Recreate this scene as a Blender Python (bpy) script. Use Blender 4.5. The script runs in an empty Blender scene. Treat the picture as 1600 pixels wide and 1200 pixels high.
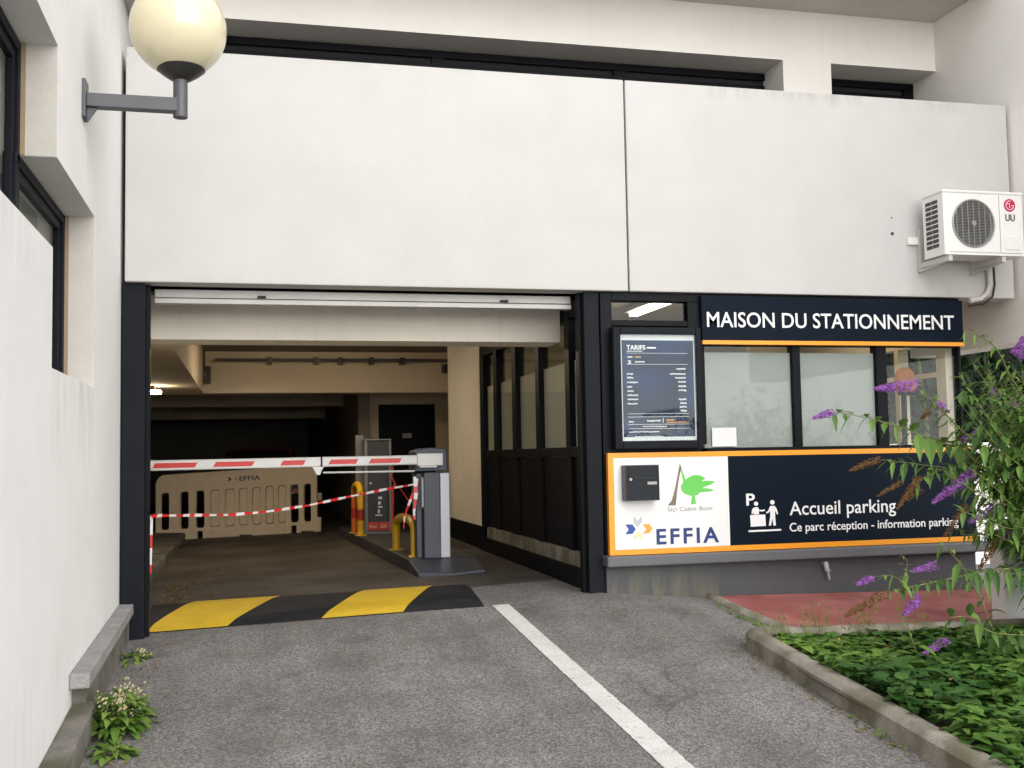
import bpy, bmesh, math, random
from mathutils import Vector, Matrix, noise
random.seed(7)
S = bpy.context.scene
C = S.collection
R = math.radians

# ------------------------------------------------------------------ camera, sky, sun, exposure
F, YAW, PIT, ROL = 1704.4, 0.237936, 0.065442, -0.0174533
cy, sy, cp, sp, cr, sr = math.cos(YAW), math.sin(YAW), math.cos(PIT), math.sin(PIT), math.cos(ROL), math.sin(ROL)
FW = Vector((sy*cp, cy*cp, sp)); RT0 = Vector((cy, -sy, 0)); UP0 = RT0.cross(FW)
RT = cr*RT0 + sr*UP0; UP = cr*UP0 - sr*RT0
EYE = Vector((0, 0, 1.2))
cd = bpy.data.cameras.new('camera'); cam = bpy.data.objects.new('camera', cd); C.objects.link(cam)
m3 = Matrix((RT, UP, -FW)).transposed()
cam.matrix_world = Matrix.Translation(EYE) @ m3.to_4x4()
cd.sensor_width = 36; cd.lens = F/1600*36; cd.clip_start = .05; cd.clip_end = 500
S.camera = cam

SUN_EL, SUN_AZ = 28, 170     # azimuth of the direction towards the sun, from +Y clockwise
wd = bpy.data.worlds.new('World'); S.world = wd; wd.use_nodes = True
nt = wd.node_tree; bg = nt.nodes['Background']
sky = nt.nodes.new('ShaderNodeTexSky'); sky.sky_type = 'NISHITA'; sky.sun_disc = False
sky.sun_elevation = R(SUN_EL); sky.sun_rotation = R(SUN_AZ); sky.air_density = 1.0; sky.dust_density = .4; sky.ozone_density = 1.0
hs = nt.nodes.new('ShaderNodeHueSaturation'); hs.inputs['Saturation'].default_value = .12
nt.links.new(sky.outputs[0], hs.inputs['Color']); nt.links.new(hs.outputs[0], bg.inputs['Color'])
bg.inputs['Strength'].default_value = .15
sl = bpy.data.lights.new('sun', 'SUN'); so = bpy.data.objects.new('sun', sl); C.objects.link(so)
sl.energy = 1.3; sl.angle = R(90); sl.color = (1, .955, .90)
sd = Vector((math.sin(R(SUN_AZ))*math.cos(R(SUN_EL)), math.cos(R(SUN_AZ))*math.cos(R(SUN_EL)), math.sin(R(SUN_EL))))
so.rotation_euler = sd.to_track_quat('Z', 'Y').to_euler(); so.location = (0, -5, 12)
S.view_settings.view_transform = 'Standard'; S.view_settings.look = 'None'; S.view_settings.gamma = 1
S.view_settings.exposure = 1.15
S.render.engine = 'CYCLES'
S.cycles.max_bounces = 10; S.cycles.diffuse_bounces = 6; S.cycles.transparent_max_bounces = 12

# ------------------------------------------------------------------ measuring helpers: a point of the photo on a known plane
def ray(x, y): return ((x-800)*RT - (y-600)*UP + F*FW)/F
def onY(x, y, Y): d = ray(x, y); return EYE + d*(Y/d.y)
def onX(x, y, X): d = ray(x, y); return EYE + d*(X/d.x)
def onZ(x, y, Z): d = ray(x, y); return EYE + d*((Z-EYE.z)/d.z)
GX = [(-60, -.2), (-3, -.15), (-.7, -.024), (2.0, .115), (2.62, .14), (3.45, .07), (6.4, 0), (60, -.1)]
def gnd(x, y):
    for (a, b), (c, d) in zip(GX, GX[1:]):
        if x <= c: z = b + (d-b)*max(0, (x-a))/(c-a); break
    else: z = -.1
    return z - .07*min(max(0, 8-y), 11)
def onG(x, y):
    d = ray(x, y); lo, hi = 1., 80.
    for _ in range(50):
        m = (lo+hi)/2; p = EYE + d*m
        if p.z > gnd(p.x, p.y): lo = m
        else: hi = m
    return EYE + d*lo

# ------------------------------------------------------------------ materials
def N(nt, t, **kw):
    n = nt.nodes.new(t)
    for k, v in kw.items():
        if hasattr(n, k): setattr(n, k, v)
        else: n.inputs[k].default_value = v
    return n
def mat(name, col, rough=.6, metal=0., var=.06, scale=3., fine=.04, fscale=90., bump=0., bscale=120., coat=0., spec=.5, streak=0., sss=0., emit=None, hue=None, grime=()):
    m = bpy.data.materials.new(name); m.use_nodes = True; t = m.node_tree; b = t.nodes['Principled BSDF']
    b.inputs['Roughness'].default_value = rough; b.inputs['Metallic'].default_value = metal
    b.inputs['Coat Weight'].default_value = coat; b.inputs['Specular IOR Level'].default_value = spec
    if sss: b.inputs['Subsurface Weight'].default_value = sss; b.inputs['Subsurface Radius'].default_value = (.05, .04, .02)
    if emit: b.inputs['Emission Color'].default_value = (*emit[:3], 1); b.inputs['Emission Strength'].default_value = emit[3]
    geo = N(t, 'ShaderNodeNewGeometry')
    L = t.links.new
    n1 = N(t, 'ShaderNodeTexNoise', Scale=scale, Detail=5., Roughness=.6); L(geo.outputs['Position'], n1.inputs['Vector'])
    n2 = N(t, 'ShaderNodeTexNoise', Scale=fscale, Detail=3., Roughness=.6); L(geo.outputs['Position'], n2.inputs['Vector'])
    a = N(t, 'ShaderNodeMapRange'); L(n1.outputs[0], a.inputs['Value']); a.inputs['From Min'].default_value = .3; a.inputs['From Max'].default_value = .7
    a.inputs['To Min'].default_value = 1-var; a.inputs['To Max'].default_value = 1+var
    f = N(t, 'ShaderNodeMapRange'); L(n2.outputs[0], f.inputs['Value']); f.inputs['From Min'].default_value = .3; f.inputs['From Max'].default_value = .7
    f.inputs['To Min'].default_value = 1-fine; f.inputs['To Max'].default_value = 1+fine
    mu = N(t, 'ShaderNodeMath', operation='MULTIPLY'); L(a.outputs[0], mu.inputs[0]); L(f.outputs[0], mu.inputs[1])
    last = mu.outputs[0]
    if streak:
        mp = N(t, 'ShaderNodeMapping'); mp.inputs['Scale'].default_value = (9, 9, .45); L(geo.outputs['Position'], mp.inputs['Vector'])
        n3 = N(t, 'ShaderNodeTexNoise', Scale=1.6, Detail=5., Roughness=.65); L(mp.outputs[0], n3.inputs['Vector'])
        s = N(t, 'ShaderNodeMapRange'); L(n3.outputs[0], s.inputs['Value']); s.inputs['From Min'].default_value = .5; s.inputs['From Max'].default_value = .8
        s.inputs['To Min'].default_value = 1; s.inputs['To Max'].default_value = 1-streak
        mu2 = N(t, 'ShaderNodeMath', operation='MULTIPLY'); L(last, mu2.inputs[0]); L(s.outputs[0], mu2.inputs[1]); last = mu2.outputs[0]
    vm = N(t, 'ShaderNodeVectorMath', operation='SCALE'); vm.inputs[0].default_value = col; L(last, vm.inputs['Scale'])
    out = vm.outputs[0]
    if hue:
        n4 = N(t, 'ShaderNodeTexNoise', Scale=hue[3], Detail=4.); L(geo.outputs['Position'], n4.inputs['Vector'])
        r4 = N(t, 'ShaderNodeMapRange'); L(n4.outputs[0], r4.inputs['Value']); r4.inputs['From Min'].default_value = .42; r4.inputs['From Max'].default_value = .62
        mx = N(t, 'ShaderNodeMix', data_type='RGBA'); L(r4.outputs[0], mx.inputs['Factor']); L(out, mx.inputs['A']); mx.inputs['B'].default_value = (*hue[:3], 1); out = mx.outputs['Result']
    for (z0, z1, y0, y1, x0, x1, k, gc) in grime:      # run-off stains: strongest at z1, gone at z0
        sx = N(t, 'ShaderNodeSeparateXYZ'); L(geo.outputs['Position'], sx.inputs[0])
        def rng(sock, a, b, c, d):
            q = N(t, 'ShaderNodeMapRange'); L(sock, q.inputs['Value']); q.inputs['From Min'].default_value = a; q.inputs['From Max'].default_value = b; q.inputs['To Min'].default_value = c; q.inputs['To Max'].default_value = d; return q.outputs[0]
        def mul(a, b):
            q = N(t, 'ShaderNodeMath', operation='MULTIPLY'); L(a, q.inputs[0]); L(b, q.inputs[1]); return q.outputs[0]
        mp = N(t, 'ShaderNodeMapping'); mp.inputs['Scale'].default_value = (1, 1, .16); L(geo.outputs['Position'], mp.inputs['Vector'])
        nn = N(t, 'ShaderNodeTexNoise', Scale=9., Detail=8., Roughness=.75); L(mp.outputs[0], nn.inputs['Vector'])
        n6 = N(t, 'ShaderNodeTexNoise', Scale=1.3, Detail=3.); L(geo.outputs['Position'], n6.inputs['Vector'])
        f_ = mul(rng(sx.outputs['Z'], z0, z1, 0, k), mul(rng(nn.outputs[0], .42, .75, 0, 1), rng(n6.outputs[0], .38, .62, .15, 1.2)))
        f_ = mul(f_, rng(sx.outputs['Z'], z1+.004, z1+.006, 1, 0)) if z1 > z0 else f_
        for o_, a_, b_ in (('Y', y0, y1), ('X', x0, x1)): f_ = mul(f_, mul(rng(sx.outputs[o_], a_-.02, a_+.02, 0, 1), rng(sx.outputs[o_], b_-.02, b_+.02, 1, 0)))
        mg = N(t, 'ShaderNodeMix', data_type='RGBA'); L(f_, mg.inputs['Factor']); L(out, mg.inputs['A']); mg.inputs['B'].default_value = (*gc, 1); out = mg.outputs['Result']
    L(out, b.inputs['Base Color'])
    if bump:
        n5 = N(t, 'ShaderNodeTexNoise', Scale=bscale, Detail=4.); L(geo.outputs['Position'], n5.inputs['Vector'])
        bp = N(t, 'ShaderNodeBump', Strength=bump, Distance=.01); L(n5.outputs[0], bp.inputs['Height']); L(bp.outputs[0], b.inputs['Normal'])
    return m

def asphalt():
    m = mat('asphalt', (.170, .164, .161), .88, var=.16, scale=.9, fine=.1, fscale=420., bump=.0)
    t = m.node_tree; L = t.links.new; b = t.nodes['Principled BSDF']
    src = b.inputs['Base Color'].links[0].from_socket
    geo = N(t, 'ShaderNodeNewGeometry')
    v = N(t, 'ShaderNodeTexVoronoi', Scale=105., feature='F1'); L(geo.outputs['Position'], v.inputs['Vector'])
    r = N(t, 'ShaderNodeValToRGB'); L(v.outputs['Color'], r.inputs['Fac'])
    r.color_ramp.elements[0].position = .25; r.color_ramp.elements[0].color = (.62, .61, .60, 1)
    r.color_ramp.elements[1].position = .8; r.color_ramp.elements[1].color = (1.75, 1.7, 1.66, 1)
    mu = N(t, 'ShaderNodeMix', data_type='RGBA', blend_type='MULTIPLY'); mu.inputs['Factor'].default_value = .9
    L(src, mu.inputs['A']); L(r.outputs[0], mu.inputs['B'])
    # dirt tint, darker worn bands
    n = N(t, 'ShaderNodeTexNoise', Scale=1.7, Detail=6., Roughness=.7); L(geo.outputs['Position'], n.inputs['Vector'])
    rr = N(t, 'ShaderNodeMapRange'); L(n.outputs[0], rr.inputs['Value']); rr.inputs['From Min'].default_value = .48; rr.inputs['From Max'].default_value = .72; rr.inputs['To Max'].default_value = .5
    mx = N(t, 'ShaderNodeMix', data_type='RGBA'); L(rr.outputs[0], mx.inputs['Factor']); L(mu.outputs['Result'], mx.inputs['A']); mx.inputs['B'].default_value = (.085, .072, .06, 1)
    mp = N(t, 'ShaderNodeMapping'); mp.inputs['Scale'].default_value = (1.5, .22, 1); L(geo.outputs['Position'], mp.inputs['Vector'])
    tk = N(t, 'ShaderNodeTexNoise', Scale=1.6, Detail=5., Roughness=.6); L(mp.outputs[0], tk.inputs['Vector'])
    tr_ = N(t, 'ShaderNodeMapRange'); L(tk.outputs[0], tr_.inputs['Value']); tr_.inputs['From Min'].default_value = .35; tr_.inputs['From Max'].default_value = .68; tr_.inputs['To Min'].default_value = 1.16; tr_.inputs['To Max'].default_value = .80
    sp = N(t, 'ShaderNodeTexVoronoi', Scale=1.5, feature='SMOOTH_F1'); L(geo.outputs['Position'], sp.inputs['Vector'])
    sr_ = N(t, 'ShaderNodeMapRange'); L(sp.outputs[0], sr_.inputs['Value']); sr_.inputs['From Min'].default_value = .03; sr_.inputs['From Max'].default_value = .16; sr_.inputs['To Min'].default_value = .72; sr_.inputs['To Max'].default_value = 1
    tm_ = N(t, 'ShaderNodeMath', operation='MULTIPLY'); L(tr_.outputs[0], tm_.inputs[0]); L(sr_.outputs[0], tm_.inputs[1])
    vs2 = N(t, 'ShaderNodeVectorMath', operation='SCALE'); L(mx.outputs['Result'], vs2.inputs[0]); L(tm_.outputs[0], vs2.inputs['Scale'])
    # fine cracks
    w = N(t, 'ShaderNodeTexNoise', Scale=1.1, Detail=3.); L(geo.outputs['Position'], w.inputs['Vector'])
    ad = N(t, 'ShaderNodeMix', data_type='RGBA', blend_type='LINEAR_LIGHT'); ad.inputs['Factor'].default_value = .5; L(geo.outputs['Position'], ad.inputs['A']); L(w.outputs['Color'], ad.inputs['B'])
    ve = N(t, 'ShaderNodeTexVoronoi', feature='DISTANCE_TO_EDGE', Scale=.42); L(ad.outputs['Result'], ve.inputs['Vector'])
    cr_ = N(t, 'ShaderNodeMapRange'); L(ve.outputs[0], cr_.inputs['Value']); cr_.inputs['From Min'].default_value = .001; cr_.inputs['From Max'].default_value = .006; cr_.inputs['To Min'].default_value = .38; cr_.inputs['To Max'].default_value = 0
    mk = N(t, 'ShaderNodeTexNoise', Scale=.6, Detail=2.); L(geo.outputs['Position'], mk.inputs['Vector'])
    mkr = N(t, 'ShaderNodeMapRange'); L(mk.outputs[0], mkr.inputs['Value']); mkr.inputs['From Min'].default_value = .5; mkr.inputs['From Max'].default_value = .6
    mm = N(t, 'ShaderNodeMath', operation='MULTIPLY'); L(cr_.outputs[0], mm.inputs[0]); L(mkr.outputs[0], mm.inputs[1])
    m2 = N(t, 'ShaderNodeMix', data_type='RGBA'); L(mm.outputs[0], m2.inputs['Factor']); L(vs2.outputs[0], m2.inputs['A']); m2.inputs['B'].default_value = (.03, .028, .025, 1)
    L(m2.outputs['Result'], b.inputs['Base Color'])
    bp = N(t, 'ShaderNodeBump', Strength=.5, Distance=.006); L(v.outputs['Distance'], bp.inputs['Height']); L(bp.outputs[0], b.inputs['Normal'])
    return m

def glass(name, tint=(.75, .8, .78), rough=.02):
    m = bpy.data.materials.new(name); m.use_nodes = True; t = m.node_tree; t.nodes.clear(); L = t.links.new
    o = N(t, 'ShaderNodeOutputMaterial'); g = N(t, 'ShaderNodeBsdfGlossy', Roughness=rough); tr = N(t, 'ShaderNodeBsdfTransparent')
    tr.inputs['Color'].default_value = (*tint, 1); g.inputs['Color'].default_value = (.9, .92, .92, 1)
    lw = N(t, 'ShaderNodeLayerWeight', Blend=.5); pw = N(t, 'ShaderNodeMath', operation='POWER'); pw.inputs[1].default_value = 5; L(lw.outputs['Facing'], pw.inputs[0])
    fr = N(t, 'ShaderNodeMath', operation='MULTIPLY_ADD'); fr.inputs[1].default_value = .5; fr.inputs[2].default_value = .010; L(pw.outputs[0], fr.inputs[0]); mx = N(t, 'ShaderNodeMixShader')
    L(fr.outputs[0], mx.inputs[0]); L(tr.outputs[0], mx.inputs[1]); L(g.outputs[0], mx.inputs[2]); L(mx.outputs[0], o.inputs[0])
    return m
def leafmat(name, col, col2, rough=.5):
    m = bpy.data.materials.new(name); m.use_nodes = True; t = m.node_tree; L = t.links.new
    b = t.nodes['Principled BSDF']; b.inputs['Roughness'].default_value = rough; b.inputs['Specular IOR Level'].default_value = .35
    at = N(t, 'ShaderNodeAttribute', attribute_name='tone'); geo = N(t, 'ShaderNodeNewGeometry')
    mx = N(t, 'ShaderNodeMix', data_type='RGBA'); mx.inputs['A'].default_value = (*col, 1); mx.inputs['B'].default_value = (*col2, 1)
    L(at.outputs['Fac'], mx.inputs['Factor'])
    L(mx.outputs['Result'], b.inputs['Base Color'])
    tl = N(t, 'ShaderNodeBsdfTranslucent'); L(mx.outputs['Result'], tl.inputs['Color'])
    ms = N(t, 'ShaderNodeMixShader'); ms.inputs[0].default_value = .25
    L(b.outputs[0], ms.inputs[1]); L(tl.outputs[0], ms.inputs[2]); L(ms.outputs[0], t.nodes['Material Output'].inputs[0])
    return m

def film(name, col):
    m = mat(name, col, .6, var=.03, scale=2., fine=.01, spec=.2); t = m.node_tree; b = t.nodes['Principled BSDF']
    tl = N(t, 'ShaderNodeBsdfTranslucent'); tl.inputs['Color'].default_value = (*col, 1); ms = N(t, 'ShaderNodeMixShader'); ms.inputs[0].default_value = .4
    t.links.new(b.outputs[0], ms.inputs[1]); t.links.new(tl.outputs[0], ms.inputs[2]); t.links.new(ms.outputs[0], t.nodes['Material Output'].inputs[0])
    return m
M = {}
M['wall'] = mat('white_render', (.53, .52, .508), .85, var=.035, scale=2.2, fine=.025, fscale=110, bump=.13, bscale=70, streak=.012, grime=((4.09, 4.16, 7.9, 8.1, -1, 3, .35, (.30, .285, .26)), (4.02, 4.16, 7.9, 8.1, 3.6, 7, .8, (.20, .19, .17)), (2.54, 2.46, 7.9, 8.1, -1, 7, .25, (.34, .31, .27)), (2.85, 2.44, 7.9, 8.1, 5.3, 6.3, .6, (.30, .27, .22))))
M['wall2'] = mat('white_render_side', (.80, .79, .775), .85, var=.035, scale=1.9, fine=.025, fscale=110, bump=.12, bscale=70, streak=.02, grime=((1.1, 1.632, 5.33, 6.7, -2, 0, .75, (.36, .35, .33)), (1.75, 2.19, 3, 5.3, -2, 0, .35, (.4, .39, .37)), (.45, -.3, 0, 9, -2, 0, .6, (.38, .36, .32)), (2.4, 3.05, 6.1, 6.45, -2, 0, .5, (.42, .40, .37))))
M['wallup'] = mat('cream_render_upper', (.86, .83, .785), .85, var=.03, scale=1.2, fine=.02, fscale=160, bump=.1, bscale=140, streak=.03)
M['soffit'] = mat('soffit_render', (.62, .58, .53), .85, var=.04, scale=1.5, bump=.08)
M['cream'] = mat('cream_garage_paint', (.88, .82, .72), .8, var=.05, scale=1.2, bump=.08, streak=.06)
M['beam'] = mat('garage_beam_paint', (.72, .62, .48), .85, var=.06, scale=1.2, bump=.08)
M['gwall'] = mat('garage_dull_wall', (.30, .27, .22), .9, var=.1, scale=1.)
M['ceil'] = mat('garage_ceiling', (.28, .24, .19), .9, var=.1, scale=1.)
M['black'] = mat('black_frame_paint', (.006, .007, .009), .45, spec=.1, var=.1, fine=.02)
M['navy'] = mat('navy_post_paint', (.009, .0105, .0145), .5, spec=.1, var=.12, fine=.05)
M['navysign'] = mat('navy_sign_vinyl', (.006, .011, .020), .5, spec=.06, var=.05, fine=.01)
M['orange'] = mat('orange_band_vinyl', (.90, .33, .012), .4, var=.03, fine=.01)
M['signwhite'] = mat('white_sign_vinyl', (.80, .80, .79), .4, var=.015, fine=.01)
M['ink'] = mat('white_lettering', (.84, .84, .84), .4, var=.01, fine=.01)
M['grey'] = mat('grey_base_paint', (.075, .077, .085), .75, var=.08, scale=2.5, bump=.06, grime=((.36, .05, 7.9, 8.4, 2.6, 3.6, 1.3, (.19, .175, .09)), (.2, -.05, 7.9, 8.4, 2.6, 6, .8, (.16, .15, .12))))
M['ledge'] = mat('grey_ledge_metal', (.115, .12, .13), .5, var=.05)
M['stone'] = mat('weathered_coping_stone', (.27, .265, .255), .9, var=.22, scale=6, fine=.12, fscale=60, bump=.4, bscale=60)
M['stone2'] = mat('dirty_kerb_stone', (.19, .175, .155), .92, var=.3, scale=7, fine=.15, fscale=60, bump=.4, bscale=60, hue=(.085, .085, .05, 3.5))
M['kerb'] = mat('planter_kerb_concrete', (.29, .265, .225), .92, var=.22, scale=5, fine=.15, fscale=80, bump=.4, bscale=70, hue=(.15, .135, .09, 4.))
M['asphalt'] = asphalt()
M['gfloor'] = mat('stained_shaded_garage_floor', (.098, .082, .068), .8, var=.3, scale=1.4, fine=.12, fscale=140., bump=.15, hue=(.05, .04, .03, 1.1))  # stained floor, base colour darkened to stand in for the interior shade
M['red'] = mat('red_ramp_paint', (.33, .095, .085), .8, var=.16, scale=3, fine=.1, fscale=70, bump=.15, hue=(.42, .15, .14, 2.2))
M['line'] = mat('white_road_paint', (.66, .65, .63), .75, var=.1, scale=5, fine=.16, fscale=110, bump=.25, bscale=150)
t_ = M['line'].node_tree; b_ = t_.nodes['Principled BSDF']; c_ = b_.inputs['Base Color'].links[0].from_socket
g_ = N(t_, 'ShaderNodeNewGeometry'); n_ = N(t_, 'ShaderNodeTexNoise', Scale=34., Detail=8., Roughness=.75); t_.links.new(g_.outputs['Position'], n_.inputs['Vector'])
r_ = N(t_, 'ShaderNodeMapRange'); t_.links.new(n_.outputs[0], r_.inputs['Value']); r_.inputs['From Min'].default_value = .58; r_.inputs['From Max'].default_value = .64; r_.inputs['To Max'].default_value = .8
x_ = N(t_, 'ShaderNodeMix', data_type='RGBA'); t_.links.new(r_.outputs[0], x_.inputs['Factor']); t_.links.new(c_, x_.inputs['A']); x_.inputs['B'].default_value = (.20, .19, .18, 1); t_.links.new(x_.outputs['Result'], b_.inputs['Base Color'])
M['humpblack'] = mat('black_hump_paint', (.019, .020, .024), .75, spec=.2, var=.3, scale=4, fine=.3, fscale=90, bump=.3, bscale=120)
M['humpyellow'] = mat('yellow_hump_paint', (.78, .51, .02), .7, var=.1, scale=4, fine=.13, fscale=90, bump=.3, bscale=120)
M['glass'] = glass('window_glass', (.94, .96, .95)); M['glassd'] = glass('partition_glass', (.95, .96, .94))
M['film'] = film('frosted_film', (.52, .54, .53))
M['filmg'] = film('frosted_partition_film', (.86, .86, .80))
M['metal'] = mat('dull_grey_metal', (.105, .107, .118), .5, metal=.3, var=.1, fine=.06)
M['darkmetal'] = mat('dark_lamp_metal', (.05, .048, .045), .45, metal=.4, var=.1)
M['globe'] = mat('cream_globe_plastic', (.76, .69, .48), .22, var=.03, scale=5, fine=.01, coat=.4, sss=.1)
M['shutter'] = mat('shutter_metal', (.55, .54, .52), .45, metal=.2, var=.06)
M['acwhite'] = mat('white_appliance_plastic', (.80, .79, .77), .38, var=.02, fine=.01)
M['acdark'] = mat('dark_fin_metal', (.05, .05, .05), .5)
M['wire'] = mat('grille_wire_metal', (.32, .32, .31), .4, metal=.4)
M['cab'] = mat('cabinet_paint', (.060, .070, .092), .45, var=.05, fine=.03)
M['cabsilver'] = mat('cabinet_side_aluminium', (.46, .47, .50), .4, metal=.35, var=.03)
M['armwhite'] = mat('barrier_arm_paint', (.80, .80, .79), .35, var=.04, scale=6)
M['signal'] = mat('red_reflective_tape', (.72, .03, .025), .4, var=.05)
M['yellow'] = mat('yellow_tube_paint', (.80, .47, .012), .35, var=.05, scale=9, coat=.2)
M['redtube'] = mat('red_tube_paint', (.45, .035, .02), .4, var=.05)
M['orangetube'] = mat('orange_tube_paint', (.70, .16, .02), .4, var=.05)
M['island'] = mat('dark_island_paint', (.055, .058, .066), .6, var=.25, scale=5, fine=.2, bump=.2)
M['beige'] = mat('beige_barrier_plastic', (.80, .66, .47), .55, var=.06, scale=3, fine=.03)
M['terminal'] = mat('terminal_dark_panel', (.035, .035, .036), .45, var=.08)
M['greypost'] = mat('grey_terminal_metal', (.23, .24, .23), .45, metal=.3)
M['white'] = mat('white_plastic', (.78, .78, .78), .4)
M['mailbox'] = mat('mailbox_enamel', (.012, .016, .022), .42, spec=.2, var=.06)
M['pipe'] = mat('cream_duct_plastic', (.60, .57, .52), .5)
M['rubber'] = mat('black_rubber', (.015, .015, .015), .6)
M['poster'] = mat('poster_blue', (.014, .024, .060), .5, var=.25, scale=2.2, spec=.1, hue=(.022, .05, .14, 3.))
M['paper'] = mat('poster_paper', (.72, .73, .75), .6)
M['redsign'] = mat('red_terminal_label', (.62, .06, .04), .5)
M['brownlogo'] = mat('brown_logo_ink', (.20, .145, .10), .5); M['greenlogo'] = mat('green_logo_ink', (.13, .56, .09), .5)
M['bluelogo'] = mat('blue_logo_ink', (.018, .065, .33), .45); M['bluetext'] = mat('deep_blue_letters', (.012, .035, .17), .45)
M['orangelogo'] = mat('orange_logo_ink', (.88, .36, .03), .45); M['greylogo'] = mat('grey_logo_ink', (.52, .53, .54), .45)
M['peach'] = mat('peach_logo_ink', (.86, .67, .40), .45); M['greytext'] = mat('grey_small_letters', (.36, .36, .36), .45)
M['magenta'] = mat('magenta_badge', (.52, .008, .085), .35); M['darkgrey'] = mat('dark_badge_letters', (.06, .06, .07), .4)
M['carred'] = mat('red_car_paint', (.62, .06, .09), .25, coat=.6); M['carglass'] = mat('dark_car_glass', (.03, .03, .032), .08)
M['soil'] = mat('planter_soil', (.045, .036, .026), .95, var=.3, bump=.5, bscale=40)
M['ivy'] = leafmat('ground_cover_leaf', (.035, .105, .018), (.23, .40, .06))
M['leaf'] = leafmat('shrub_leaf', (.024, .075, .018), (.17, .30, .06))
M['weed'] = leafmat('weed_leaf', (.05, .14, .015), (.22, .33, .06))
M['hedge'] = leafmat('hedge_leaf', (.006, .020, .006), (.03, .055, .02))
M['stem'] = mat('shrub_stem_bark', (.17, .17, .055), .7, var=.2)
M['purple'] = leafmat('purple_floret', (.25, .055, .36), (.46, .20, .60)); M['brown'] = leafmat('dried_floret', (.13, .058, .018), (.25, .125, .04))
M['cream_fl'] = leafmat('cream_floret', (.55, .48, .25), (.75, .7, .5))
M['litter'] = leafmat('dry_leaf', (.10, .055, .02), (.48, .28, .05))
M['floor'] = mat('office_floor', (.25, .24, .22), .6); M['room'] = mat('office_wall_paint', (.66, .58, .46), .8)
M['curtain'] = mat('curtain_cloth', (.36, .37, .33), .9, var=.1, scale=2)
M['lampon'] = mat('lit_tube', (1, 1, 1), .5, emit=(1, .82, .58, 6))
M['lampon2'] = mat('lit_garage_lamp', (1, 1, 1), .5, emit=(1, .80, .54, 34))
M['farlight'] = mat('far_lit_opening', (.5, .4, .2), .5, emit=(1, .72, .35, 1.0))
M['orangefab'] = mat('orange_chair_fabric', (.62, .22, .06), .7, var=.1)

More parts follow.
